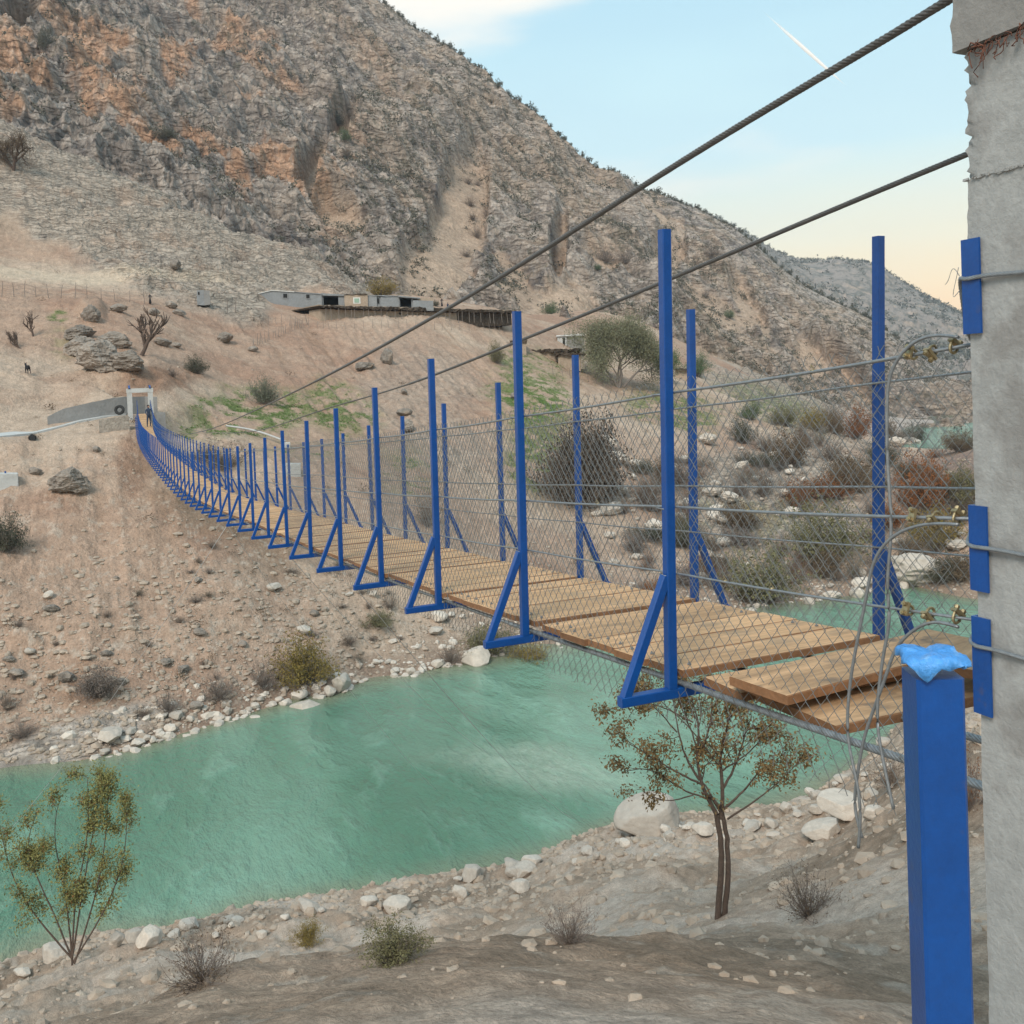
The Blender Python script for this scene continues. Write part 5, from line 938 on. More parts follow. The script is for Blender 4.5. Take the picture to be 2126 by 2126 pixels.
# boulders on the upper slope
BB = [rock_mesh('boulder', 70+s, M_boul, 16, .14, .66, 1.4, .17, False) for s in range(4)]
for x, y, w_, h_, lb in ((208, 768, 112, 1.35, 'massive cracked grey rock outcrop above the far portal'), (262, 768, 84, 1.25, 'broken grey rock forming the right shoulder of the massive outcrop'), (168, 738, 70, 1.35, 'grey rock forming the left end of the massive outcrop'), (236, 722, 66, 1.1, 'grey slab on top of the massive outcrop'), (165, 705, 60, 1.2, 'grey boulder leaning on the left top of the massive outcrop'), (192, 668, 42, 1.7, 'tall brown grey boulder standing above the massive outcrop'), (245, 648, 40, 1.0, 'dark split boulder on the skyline row above the outcrop'), (320, 655, 30, 1.1, 'round boulder between the outcrop and the fence'), (373, 655, 28, 1.0, 'dark boulder beside the pale rubble heap'), (355, 640, 26, 1.0, 'grey boulder at the edge of the pale rubble heap'), (467, 712, 44, 1.25, 'lone brown boulder in the middle of the tan slope'), (335, 718, 36, .8, 'flat grey boulder right of the bare tree'), (365, 722, 24, .9, 'small grey boulder right of the flat one'), (147, 1024, 80, 1.5, 'big rough boulder half buried in the bare red slope'), (75, 985, 26, 1.2, 'small crumbled boulder left of the big half buried one'), (370, 540, 0, 0, ''), (367, 558, 34, 1.3, 'grey boulder with a shrub on top on the rocky ridge'), (527, 730, 22, 1, 'small dark boulder by the stick fence'), (805, 755, 30, 2.0, 'tall dark boulder on the gullied slope under the main cable'), (755, 765, 50, .7, 'flat dark slab on the gullied slope under the main cable'), (838, 820, 22, 1.2, 'grey stone above the layered pale outcrop'), (845, 895, 42, 1.3, 'layered pale outcrop block above the mesh'), (838, 862, 36, .9, 'white flat slab on top of the layered outcrop'), (1068, 830, 20, 1.6, 'white stone standing in the green patch'), (200, 940, 18, 1.2, 'small black and white heap on the slope below the wall')):
    if w_: rock(x, y, w_, lb, protos=BB if w_ > 38 else BP, hs=h_)
# rubble and pebbles: one uncountable mass
def scatter(T, mask_fn, n, smin, smax, seed):
    r_ = np.random.default_rng(seed); a, b = T.Zf.shape; i = r_.integers(2, a-2, n*8); j = r_.integers(2, b-2, n*8); D = T.Df[i, j]; Z = T.Zf[i, j]; th = T.TH[i, j]
    P_ = np.stack([CP[0]+D*np.cos(th), CP[1]+D*np.sin(th), Z], -1); X, Y = topx(P_); pr = mask_fn(X, Y, P_, D); k = np.nonzero(r_.uniform(0, 1, len(pr)) < pr)[0][:n]; s_ = smin*(smax/smin)**(r_.uniform(0, 1, len(k))**2.2); return P_[k], s_, D[k], (i[k], j[k])
def stones(name, P_, s_, m_, seed):
    r_ = np.random.default_rng(seed); V0, F0 = IC1; n = len(P_); S = r_.uniform(.55, 1.2, (n, 1, 3))*[1.2, 1, .7]; V = V0[None]*S*(1+r_.uniform(-.18, .18, (n, 12, 1))); a = r_.uniform(0, 6.28, n); c, s = np.cos(a)[:, None], np.sin(a)[:, None]
    V = np.stack([V[..., 0]*c-V[..., 1]*s, V[..., 0]*s+V[..., 1]*c, V[..., 2]], -1)*s_[:, None, None]*.5+P_[:, None]; Fc = (F0[None]+np.arange(n)[:, None, None]*12).reshape(-1, 3)
    return tag(link(name, mesh(name, V.reshape(-1, 3), [Fc], m_, False)), kind='stuff')
def m1(X, Y, P_, D): return np.clip((P_[:, 2] > WATER+.1)*(.05+.9*sstep(1100, 1420, Y+w1s(P_)*120)*(1-.75*blob(X, Y, 160, 1330, 140, 50)*0)+.45*sstep(1200, 1600, X)*sstep(900, 1000, Y)+.3*blob(X, Y, 480, 1180, 260, 130, .3))*np.clip((60/D)**1.0, 0, 1)*(D < 170), 0, 1)
def w1s(P_): return fbm(P_, (6, 6, 6), 3)
P_, s_, _, _ = scatter(T1, m1, 30000, .06, .6, 5); s_ = np.where(P_[:, 2] > -8, s_*.8, s_); stones('rubble', P_, s_, M_grav, 6)
P_, s_, _, _ = scatter(T1, lambda X, Y, P_, D: np.clip((P_[:, 2] > WATER-.1)*sstep(WATER+1.9, WATER+.3, P_[:, 2]+fbm(P_, (5, 5, 5), 3))*(D < 130)*sstep(30, 330, X), 0, 1), 5200, .12, .8, 15); stones('shore_gravel', P_, s_, M_stone, 16)
P_, s_, _, _ = scatter(T4, lambda X, Y, P_, D: np.clip((P_[:, 2] > WATER)*(.15+.8*sstep(20, 34, D))*(D > 3.5)*sstep(0, 30, D), 0, 1), 20000, .03, .42, 8); P_[:, 2] += 0; s_ = s_*np.clip(np.linalg.norm(P_-CP, axis=1)/18, .2, 1); stones('gravel', P_, s_, M_grav, 9)
# ------------------------------------------------------------------ vegetation
def twig_proto(name, n, seed, spread=1., up=.5, r0=.009, subs=3):
    r_ = np.random.default_rng(seed); m = MB(); tips = []
    for k in range(n):
        a = r_.uniform(0, 2*PI); el = r_.uniform(.12, 1.35)*up/.5 if up <= .5 else r_.uniform(.5, 1.5); d = np.array([math.cos(a)*math.cos(el)*spread, math.sin(a)*math.cos(el)*spread, math.sin(el)+.05]); ln = r_.uniform(.32, .55); p_ = np.array([r_.normal(0, .03), r_.normal(0, .03), 0.]); pts = [p_]
        for q in range(4): p_ = p_+d*ln/4+r_.normal(0, .018, 3); d = d+r_.normal(0, .10, 3)+[0, 0, .05]; pts.append(p_)
        m.tube(pts, np.linspace(r0, r0*.35, 5), 3, cap=False)
        for s_ in range(subs):
            i = r_.integers(1, 5); q0 = pts[i]; d2 = (pts[i]-pts[i-1]); d2 = d2/np.linalg.norm(d2)+r_.normal(0, .45, 3); d2 /= np.linalg.norm(d2); l2 = r_.uniform(.12, .28); pp = [q0, q0+d2*l2*.5+r_.normal(0, .01, 3), q0+d2*l2+r_.normal(0, .015, 3)+[0, 0, .02]]; m.tube(pp, [r0*.5, r0*.35, r0*.15], 3, cap=False); tips += pp[1:]
        tips.append(pts[-1])
    return m.mesh(name), np.array(tips)
def leaves(name, C_, n, size, seed, jit=.035, droop=0., asp=.5):
    r_ = np.random.default_rng(seed); c = C_[r_.integers(0, len(C_), n)]+r_.normal(0, jit, (n, 3)); u_ = r_.normal(0, 1, (n, 3)); u_[:, 2] -= droop; u_ /= np.linalg.norm(u_, axis=1)[:, None]; v_ = np.cross(u_, r_.normal(0, 1, (n, 3))); v_ /= np.linalg.norm(v_, axis=1)[:, None]
    s_ = size*r_.uniform(.6, 1.3, (n, 1)); w_ = np.cross(u_, v_)*s_*.12
    V = np.stack([c, c+u_*s_*.5+v_*s_*asp*.5+w_, c+u_*s_, c+u_*s_*.5-v_*s_*asp*.5+w_], 1); F_q = np.arange(n*4).reshape(-1, 4); return mesh(name, V.reshape(-1, 3), [F_q], None, False)
PROT = {}
for v in range(3):
    tw_, tips = twig_proto('branches', 70, 100+v, 1.0, .5, .006, 5); up_ = tips[tips[:, 2] > .12]
    PROT[('dry', v)] = (tw_, leaves('dry_leaves', up_, 700, .035, 110+v, .03, 0, .35)); PROT[('leafy', v)] = (tw_, leaves('foliage', up_, 5200, .038, 120+v, .04, 0, .5))
    tw2, tips2 = twig_proto('branches', 60, 130+v, .75, .9, .007, 5); PROT[('broom', v)] = (tw2, leaves('foliage', tips2[tips2[:, 2] > .1], 4200, .055, 140+v, .035, -.9, .16))
for kk, (a, b_) in PROT.items():
    for me in (a, b_):
        if not me.materials: me.materials.append(M_barkg)
def setm(o, m_): o.material_slots[0].link = 'OBJECT'; o.material_slots[0].material = m_
def plant(name, kind, p_, wd, ht, fol, label, group=None, wood=M_barkg, cat='bush'):
    e_ = empty(name, p_); tag(e_, label, cat, group); v = int(rng.integers(3)); a, b_ = PROT[(kind, v)]; rz = float(rng.uniform(0, 6.28))
    for nm, me, m_ in (('branches', a, wood), ('foliage', b_, fol)):
        o = link(nm, me, e_, (0, 0, 0), rz, (wd*.95, wd*.95, ht*1.35)); setm(o, m_)
    return e_
def bush(px_, py_, wpx, hpx, kind, fol, label, group=None, T=T1, wood=None, name='bush'):
    p_ = T.hit(px_, py_); D = np.linalg.norm(p_-CP); return plant(name, kind, p_-np.array([0, 0, .05*hpx*D/F_]), wpx*D/F_, hpx*D/F_, M_lf[fol], label, group, wood or (M_lf['grey'] if kind == 'dry' else M_barkg))
B_ = [(632, 1424, 122, 100, 'leafy', 'yellow', 'round yellow green shrub on the far shore above white rocks'), (457, 1452, 84, 62, 'dry', 'grey', 'grey leafless shrub left of the smaller round one on the far slope'), (545, 1430, 62, 72, 'dry', 'grey', 'dry grey shrub touching the left side of the yellow shrub'), (200, 1450, 82, 60, 'leafy', 'grey', 'dense ash grey cushion shrub on the left slope'), (349, 1480, 52, 52, 'dry', 'grey', 'small dry twiggy shrub above the left shoreline rocks'), (48, 1532, 68, 40, 'dry', 'grey', 'low dry shrub on the pale bank at the lower left'), (15, 1476, 44, 42, 'dry', 'brown', 'dark dry shrub cut by the left picture edge low down'), (298, 1490, 42, 26, 'dry', 'brown', 'very low dry shrub beside the pale bank edge'),
      (1020, 1356, 126, 62, 'leafy', 'olive', 'broad olive shrub directly behind the second frame brace'), (936, 1376, 66, 50, 'dry', 'brown', 'brown twiggy shrub left of the big angular slab'), (1097, 1378, 90, 46, 'leafy', 'yellow', 'low yellowish shrub overhanging the water under the deck'), (810, 1268, 42, 38, 'dry', 'brown', 'small dark dry shrub inside the third frame triangle'), (785, 1302, 72, 30, 'leafy', 'olive', 'flat olive shrub under the third frame'), (726, 1338, 48, 30, 'dry', 'brown', 'small brown shrub on the slope above the pale boulder'),
      (1215, 1048, 172, 190, 'leafy', 'thicket', 'large dark brown thicket seen through the mesh'), (1215, 1048, 165, 182, 'leafy', 'thicket', ''), (1215, 1052, 140, 165, 'leafy', 'thicket', ''), (1215, 1048, 160, 180, 'dry', 'brown', ''), (1345, 1046, 110, 74, 'dry', 'brown', 'low brown shrub right of the large dark thicket'), (885, 1092, 78, 112, 'dry', 'brown', 'dry upright brown shrub behind the third and fourth frames'), (468, 972, 120, 66, 'dry', 'dark', 'dark tangled scrub behind the bunched blue frames'), (430, 955, 80, 44, 'dry', 'dark', 'dark scrub at the left end behind the bunched frames'), (553, 840, 58, 58, 'leafy', 'sage', 'silvery sage bush on the green terrace above the cables'), (408, 776, 46, 38, 'leafy', 'dark', 'dark green shrub above the terrace left of the sage bush'), (358, 782, 30, 22, 'dry', 'grey', 'small grey shrub left of the dark green one'), (1031, 754, 34, 48, 'leafy', 'olive', 'olive shrub hugging the tall second frame post'), (10, 1147, 70, 78, 'leafy', 'dark', 'dark leafy bush at the left edge of the bare slope'), (440, 1140, 34, 20, 'dry', 'brown', 'tiny dark shrub under the bridge left guy wire'),
      (1720, 1168, 160, 132, 'leafy', 'olive', 'big olive bush behind the last near post on the far shore'), (1585, 1250, 160, 122, 'leafy', 'olive', 'big olive bush low behind the deck and the mesh'), (1920, 1064, 92, 124, 'leafy', 'rust', 'rust orange bush beside the tower across the river'), (1990, 1052, 76, 82, 'leafy', 'olive', 'olive bush between the rust bush and the tower'), (1943, 1138, 92, 84, 'leafy', 'yellow', 'yellow olive bush just above the huge pale rock'), (1832, 1018, 26, 36, 'leafy', 'dark', 'small dark green shrub left of the rust bush'), (1630, 884, 66, 42, 'leafy', 'olive', 'olive shrub on the bench below the strata slope'), (1692, 892, 74, 46, 'leafy', 'yellow', 'yellow green shrub on the bench right of the olive one'), (1558, 872, 54, 40, 'leafy', 'green', 'green shrub at the left end of the bench'), (1722, 884, 72, 62, 'dry', 'grey', 'grey bare shrub at the right end of the bench'), (1644, 970, 78, 84, 'leafy', 'brown', 'brown bush in the middle of the rubble slope'), (1541, 920, 60, 58, 'leafy', 'dark', 'dark bush on the upper rubble slope'), (1585, 1034, 62, 96, 'dry', 'brown', 'tall dry brown bush on the rubble slope'), (1990, 938, 70, 44, 'leafy', 'brown', 'brown bush on the spit beside the bright river reach'), (1940, 950, 50, 26, 'dry', 'rust', 'low reddish shrub on the spit'), (1480, 1195, 90, 66, 'dry', 'brown', 'dry brown bush left of the low olive bush'), (1420, 1120, 56, 50, 'leafy', 'olive', 'small olive bush in the mesh between first and second far posts'), (1700, 1030, 50, 40, 'dry', 'brown', 'small dry bush above the big olive bush'), (1620, 1160, 60, 60, 'dry', 'brown', 'dry bush between the two big olive bushes')]
_r = np.random.default_rng(91); _n = ('brown', 'olive', 'grey', 'brown', 'rust', 'dark'); NB_ = 0
for k in range(96):
    x_ = float(_r.uniform(1290, 2010)); y_ = float(_r.uniform(900, 1225)) if x_ > 1560 else float(_r.uniform(960, 1250)); f_ = _n[int(_r.integers(6))]; dry_ = _r.uniform() < .5
    B_.append((x_, y_, float(_r.uniform(36, 105)), float(_r.uniform(26, 70)), 'dry' if dry_ else 'leafy', f_, ('bare ' if dry_ else 'leafy ')+{'brown': 'brown', 'olive': 'olive', 'grey': 'grey', 'rust': 'reddish', 'dark': 'dark'}[f_]+' bush among the scrub on the rubble slope behind the mesh', 'bushes on the rubble slope behind the mesh'))
for k in range(34):
    x_ = float(_r.uniform(20, 1000)); y_ = float(_r.uniform(1180, 1440)); f_ = _n[int(_r.integers(3))]
    B_.append((x_, y_-max(0, (x_-300)*.12), float(_r.uniform(16, 40)), float(_r.uniform(8, 22)), 'dry', f_, 'low dry tuft in the rubble of the lower slope', 'dry tufts on the lower slope'))
for k in range(95):
    x_ = float(_r.uniform(1180, 2010)); y_ = float(_r.uniform(920, 1235)); rock(x_, y_, float(14+52*_r.uniform()**1.6), 'tan boulder among the rubble of the slope behind the mesh', 'boulders on the rubble slope behind the mesh', protos=PB, hs=1.1)
last = None
for b_ in B_:
    if b_[6]: last = bush(*b_)
    else:                                    # extra bare wood inside the thicket
        t2 = bush(*b_[:6], 'x'); 
        for ch in list(t2.children):
            ch.parent = last
        bpy.data.objects.remove(t2)
for x, y, w_, h_, k_, f_, lb in ((1144, 657, 36, 32, 'leafy', 'green', 'green tree on the pale scree foot between the posts'), (1515, 662, 24, 20, 'leafy', 'green', 'round green bush on the mountain strata right of the tall post'), (972, 384, 24, 24, 'dry', 'brown', 'brown bush at the top of the sandy chute'), (991, 387, 20, 18, 'dry', 'brown', 'smaller brown bush right of the one topping the chute'), (975, 428, 36, 26, 'dry', 'brown', 'brown bush in the upper part of the sandy chute'), (981, 458, 28, 22, 'dry', 'brown', 'brown bush in the middle of the sandy chute'), (1011, 452, 20, 22, 'dry', 'brown', 'narrow bush at the right edge of the chute'), (990, 494, 34, 32, 'dry', 'brown', 'wide brown bush on the right side of the chute'), (968, 534, 36, 22, 'dry', 'brown', 'lowest brown bush in the chute'), (1180, 520, 16, 22, 'dry', 'brown', 'small bush in the narrow sand gully'), (1257, 545, 62, 42, 'dry', 'grey', 'bare grey tree on the ledge left of the tall post'), (1300, 545, 50, 40, 'dry', 'grey', 'bare grey tree close behind the tall post'), (1478, 540, 46, 34, 'dry', 'grey', 'bare grey tree high on the right slope above the cable'), (1465, 620, 20, 26, 'dry', 'grey', 'small bare tree on a sand patch above the second far post'), (1240, 562, 20, 14, 'leafy', 'green', 'dark bush under the bare grey ledge tree'), (345, 292, 44, 30, 'leafy', 'dark', 'dark olive scrub cluster in the middle of the cliffs'), (95, 108, 30, 46, 'leafy', 'dark', 'dark juniper beside the pale patch high on the left'), (700, 268, 30, 26, 'leafy', 'dark', 'dark shrub at the head of the middle gully'), (715, 296, 26, 30, 'leafy', 'green', 'green shrub in the middle gully'), (720, 330, 30, 30, 'dry', 'brown', 'brown shrub in the middle gully')):
    bush(x, y, w_, h_, k_, f_, lb, T=T2)
bush(790, 617, 68, 42, 'leafy', 'yellow', 'yellowing tree behind the terrace houses', name='tree')
bush(905, 636, 16, 14, 'leafy', 'dark', 'dark bush at the right end of the house row')
bush(1447, 781, 62, 52, 'leafy', 'green', 'grey green bushy tree right of the big willow', name='tree')
# trees with limbs ---------------------------------------------------------------------
def limbs(m, p_, d, ln, r, depth, r_, tips, bend=.16, k=5, lift=.12, split=(2, 4)):
    pts = [p_]; d = d/np.linalg.norm(d); n = 5
    for q in range(n): p_ = p_+d*ln/n+r_.normal(0, .012*ln, 3); d = d+r_.normal(0, bend, 3)*.6+[0, 0, lift*.3]; d /= np.linalg.norm(d); pts.append(p_)
    m.tube(pts, np.linspace(r, r*.62, n+1), k if depth > 1 else 4, cap=depth == 0)
    if depth == 0: tips += pts[2:]; return
    if depth <= 1: tips += pts[3:]
    for s_ in range(int(r_.integers(*split))+1):
        i = int(r_.integers(2, n+1)) if s_ else n; d2 = d+r_.normal(0, .55, 3); d2[2] += lift; limbs(m, pts[i], d2, ln*r_.uniform(.55, .85), r*.58, depth-1, r_, tips, bend, k, lift, split)
def tree(name, base, spec, fol_m, bark_m, label, nleaf, lsize, jit, seed, cat='tree', group=None, droop=.3, asp=.45):
    e_ = empty(name, base); tag(e_, label, cat, group); r_ = np.random.default_rng(seed); m = MB(); tips = []
    for off, d, ln, r, dep, kw in spec: limbs(m, np.array(off, float), np.array(d, float), ln, r, dep, r_, tips, **kw)
    m.build('trunk', bark_m, e_, True); me = leaves('crown', np.array(tips), nleaf, lsize, seed+1, jit, droop, asp); me.materials.append(fol_m); link('crown', me, e_); return e_, np.array(tips)
# big willow at the hamlet
p_ = T1.hit(1285, 806); s_ = np.linalg.norm(p_-CP)/F_
R_v = np.array([RR[0], RR[1], 0])/np.linalg.norm(RR[:2]); N_v = np.array([-R_v[1], R_v[0], 0])
sp_ = [((0, 0, -.5), R_v*.25+[0, 0, 1], 4.6, .30, 4, dict(split=(2, 4))), ((0, 0, -.5), -R_v*.55+[0, 0, 1], 5.2, .28, 4, dict(split=(2, 4))), (tuple(R_v*.8), R_v*.9+[0, 0, .9], 4.6, .24, 4, dict(split=(2, 4))), ((0, 0, 0), N_v*.5+[0, 0, 1.], 4.6, .22, 4, dict(split=(2, 4)))]
tree('willow_tree', p_, sp_, M_lf['willow'], M_barkg, 'big grey olive willow tree over the lower hamlet', 46000, .34, .95, 21, droop=.8, asp=.3)
p_ = T1.hit(1378, 792); tree('tree', p_, [((0, 0, 0), (0, 0, 1), 2.6, .15, 3, {}), ((0, 0, 0), R_v*.5+[0, 0, 1], 2.4, .13, 3, {})], M_lf['green'], M_barkg, 'greener small tree tucked against the right side of the willow', 7000, .30, .55, 22)
p_ = T1.hit(28, 358); tree('tree', p_, [((0, 0, -.3), R_v*.3+[0, 0, 1], 2.6, .3, 3, dict(split=(3, 5))), ((0, 0, 0), -R_v*.5+[0, 0, 1], 2.8, .22, 3, dict(split=(3, 5)))], M_lf['brown'], M_bark, 'lone brown tree with dark trunk on the rocky ridge at the left edge', 5000, .22, .5, 23)
for x, y, sc2, lb, sd_, lean in ((293, 738, 1.9, 'bare leaning tree with upswept branches beside the massive outcrop', 24, .5), (70, 700, 1.0, 'small bare pollard tree near the left edge', 25, -.2), (45, 725, .9, 'bare fallen branch heap left of the outcrop', 26, -1.2)):
    p_ = T1.hit(x, y); e_ = empty('bare_tree', p_); tag(e_, lb, 'tree'); r_ = np.random.default_rng(sd_); m = MB(); tp = []
    limbs(m, np.array([0, 0, -.2]), R_v*lean+[0, 0, 1], 1.2*sc2, .13*sc2, 3, r_, tp, split=(3, 5), lift=.3); m.build('trunk', M_bark, e_, True)
# near leafy tree below the bridge
p_ = T4.hit(1497, 1905); D_ = np.linalg.norm(p_-CP); u_ = D_/F_                     # metres per photo pixel there
def px3(x, y, dn=0.):                                                            # a point beside the tree, dn metres nearer or farther
    v = FW+(x-CXP)/F_*RR-(y-CYP)/F_*UU; h = (p_-CP)@FW; return CP+v*(h+dn)-p_
e_ = empty('small_tree', p_); tag(e_, 'small brown leaved tree on the near bank under the bridge', 'tree'); r_ = np.random.default_rng(31); m = MB(); tips = []
def br(pts, r0, r1, nsub=6, sl=.45): 
    P_ = spl([px3(*q) for q in pts], 14); P_ = P_+r_.normal(0, .004, P_.shape); m.tube(P_, np.linspace(r0, r1, 14), 6, cap=False)
    for s in range(nsub):
        i = int(r_.integers(4, 14)) if s else 13; d = P_[min(i, 13)]-P_[max(i-2, 0)]; d = d/np.linalg.norm(d)+r_.normal(0, .55, 3)+[0, 0, .1]; limbs(m, P_[i], d, sl*r_.uniform(.5, 1.1), r1*1.0, 1, r_, tips, bend=.2, k=4, lift=.06, split=(1, 4))
br([(1490, 1910), (1497, 1800), (1492, 1715), (1486, 1690)], .05, .042, 0); br([(1502, 1910), (1512, 1800), (1506, 1720), (1499, 1690)], .045, .035, 1, .3)
br([(1488, 1690), (1462, 1640), (1448, 1560), (1450, 1510), (1440, 1460)], .035, .010, 8, .40)
br([(1452, 1620), (1420, 1560), (1405, 1500), (1395, 1440, .1)], .02, .007, 7, .35)
br([(1460, 1630), (1400, 1600, -.1), (1350, 1570, -.2), (1310, 1545, -.3)], .018, .006, 7, .35)
br([(1496, 1700), (1500, 1630), (1497, 1560), (1510, 1500), (1500, 1440)], .035, .010, 9, .40)
br([(1500, 1640), (1530, 1580, .2), (1545, 1530, .3), (1560, 1490, .3)], .022, .007, 7, .35)
br([(1500, 1680), (1545, 1640, .1), (1580, 1600, .2), (1610, 1585, .2)], .02, .006, 7, .32)
br([(1448, 1580), (1470, 1520), (1478, 1460), (1470, 1410, .2)], .018, .006, 6, .32)
br([(1440, 1650), (1370, 1660, .1), (1330, 1640, .2)], .010, .004, 4, .25); br([(1500, 1600), (1400, 1480, -.3), (1340, 1430, -.4)], .012, .005, 6, .35)
br([(1405, 1520), (1370, 1480), (1330, 1440)], .012, .005, 6, .3)
br([(1480, 1660), (1420, 1640, .3), (1350, 1600, .3), (1300, 1600, .2)], .014, .005, 7, .3); br([(1510, 1700), (1570, 1660, -.2), (1620, 1620, -.3), (1650, 1590, -.3)], .016, .005, 7, .3)
br([(1450, 1560), (1420, 1480, .2), (1385, 1410, .2)], .014, .005, 8, .32); br([(1500, 1560), (1520, 1470, -.1), (1540, 1420, -.1)], .014, .005, 8, .32); br([(1440, 1500), (1330, 1460, .2), (1275, 1470, .2)], .012, .005, 8, .3); br([(1500, 1600), (1575, 1540, .2), (1600, 1500, .1)], .013, .005, 8, .3)
m.build('trunk', M_bark, e_, True)
tips = np.array(tips); me = leaves('leaves', tips, 9500, .054, 33, .055, .7, .5); me.materials.append(M_lf['leafy']); link('crown', me, e_)
# bottom left shrub on the near bank
p_ = T4.hit(150, 2010); e_ = empty('shrub', p_); tag(e_, 'tall olive and rust leaved shrub on the near bank at bottom left', 'shrub'); r_ = np.random.default_rng(35); m = MB(); tips = []
for pts in ([(150, 2010), (160, 1850), (180, 1740), (182, 1615)], [(150, 2000), (130, 1830), (115, 1700), (125, 1660)], [(155, 2000), (200, 1850), (222, 1700), (225, 1640)], [(150, 2000), (230, 1860), (262, 1740), (262, 1680)], [(150, 1990), (90, 1850), (60, 1740), (72, 1700)], [(150, 1990), (180, 1800), (200, 1680), (205, 1625)], [(150, 1990), (20, 1800), (0, 1720), (-10, 1690)]): br(pts, .022, .006, 10, .30)
m.build('branches', M_bark, e_, True); tips = np.array(tips); me = leaves('foliage', tips, 14000, .066, 36, .10, .2, .45); me.materials.append(M_lf['young']); link('foliage', me, e_); me = leaves('dry_foliage', tips, 1400, .055, 37, .03, .5, .45); me.materials.append(M_lf['rust']); link('dry_foliage', me, e_)
bush(2010, 1690, 80, 150, 'dry', 'rust', 'dry reddish shrub between the blue post and the tower', T=T4); bush(1850, 1640, 76, 78, 'dry', 'brown', 'dry brown shrub right of the crossing rope tails', T=T4)
for x, y, w_, h_, k_, f_, lb in ((420, 2040, 150, 110, 'dry', 'brown', 'dry brown bush at the bottom edge on the near bank'), (820, 2000, 120, 80, 'leafy', 'olive', 'olive bush in the middle of the near bank'), (1180, 1960, 110, 90, 'dry', 'grey', 'grey twiggy bush on the near bank left of the small tree'), (1680, 1900, 130, 100, 'dry', 'brown', 'dry bush on the near bank right of the small tree'), (640, 1960, 60, 40, 'leafy', 'yellow', 'small yellow bush near the near shore')): bush(x, y, w_, h_, k_, f_, lb, T=T4)
# masses: grass on the terraces, scrub on the mountain --------------------------------------
gmask = gm.reshape(T1.Zf.shape)
def tufts(name, P_, s_, m_, nb, seed, flat=1., q=.24):
    r_ = np.random.default_rng(seed); n = len(P_); c = P_[:, None]+r_.normal(0, 1, (n, nb, 3))*s_[:, None, None]*np.array([.42, .42, .28*flat])+np.array([0, 0, .3*flat])*s_[:, None, None]
    u_ = r_.normal(0, 1, (n, nb, 3)); u_ /= np.linalg.norm(u_, axis=2)[..., None]; v_ = np.cross(u_, r_.normal(0, 1, (n, nb, 3))); v_ /= np.linalg.norm(v_, axis=2)[..., None]; k = s_[:, None, None]*q
    V = np.stack([c-u_*k, c+v_*k*.8, c+u_*k, c-v_*k*.7], 2).reshape(-1, 3); return tag(link(name, mesh(name, V, [np.arange(len(V)).reshape(-1, 4)], m_)), kind='stuff')
r_ = np.random.default_rng(50); ii, jj = np.nonzero((gmask > .35) & (T1.Zf > WATER+1)); k = r_.integers(0, len(ii), 9000); D = T1.Df[ii[k], jj[k]]; th = T1.TH[ii[k], jj[k]]; P_ = np.stack([CP[0]+D*np.cos(th), CP[1]+D*np.sin(th), T1.Zf[ii[k], jj[k]]], -1); tufts('grass', P_, r_.uniform(.12, .34, len(P_)), M_lf['grass'], 5, 51, .6)
P_, s_, _, _ = scatter(T1, lambda X, Y, P_, D: (P_[:, 2] > WATER+1.5)*np.clip(.05+.22*(X > 1300)*(Y > 800)+.25*blob(X, Y, 1250, 790, 130, 60)+.15*(Y > 1150)*(X > 330)+.02, 0, 1)*np.clip(100/D, 0, 1), 1500, .2, .8, 60); tufts('dry_scrub', P_, s_, M_lf['brown'], 60, 61, 1, .09)
P_, s_, _, _ = scatter(T2, lambda X, Y, P_, D: np.clip(.45+1.5*fbm(P_, (45, 45, 45), 4, off=3.), 0.02, 1)*(D > 255)*(.3+.7*sstep(300, 1000, X))*(1-.95*blob(X, Y, 945, 500, 60, 150, .2)), 12000, .8, 2.8, 70)
tufts('mountain_scrub', P_, s_, M_lf['scrub'], 34, 71, 1, .16)
P_, s_, _, _ = scatter(T3, lambda X, Y, P_, D: np.clip(.4+1.2*fbm(P_, (120, 120, 120), 4), 0.02, 1), 7000, 4, 10, 75); tufts('distant_scrub', P_, s_, M_lf['scrub'], 12, 76)
# skyline bushes, one by one
def crest(T, px_):
    th, _ = angt(px_, 500); k = int(round((th-T.th[0])/(T.th[1]-T.th[0]))); el = (T.Zf[k]-CP[2])/T.Df[k]; j = int(np.argmax(el)); D = T.Df[k][j]; return np.array([CP[0]+D*math.cos(th), CP[1]+D*math.sin(th), T.Zf[k][j]]), D
sk_ = []
for v in range(3):
    tw_, tips = twig_proto('juniper', 16, 200+v, 1., .5, .012, 2); me = leaves('juniper_bush', tips, 260, .16, 210+v, .05, 0, .6); me.materials.append(M_lf['dark']); sk_.append(me)
for k in range(120):
    x = 690+1240*(k+rng.uniform(-.4, .4))/120; p_, D = crest(T2, x); s_ = rng.uniform(1.4, 3.6)*D/500; o = link('juniper_bush', sk_[k % 3], None, p_-[0, 0, .15*s_], float(rng.uniform(0, 6.28)), (s_, s_, s_*rng.uniform(1, 1.6))); tag(o, 'tiny dark bush on the mountain skyline', 'bush', 'bushes along the mountain crest')
for k in range(60):
    x = 1500+520*(k+rng.uniform(-.4, .4))/60; p_, D = crest(T3, x); s_ = rng.uniform(4, 9); o = link('juniper_bush', sk_[k % 3], None, p_-[0, 0, .2*s_], float(rng.uniform(0, 6.28)), (s_, s_, s_*1.1)); tag(o, 'tiny bush on the hazy distant ridge', 'bush', 'bushes along the distant ridge')
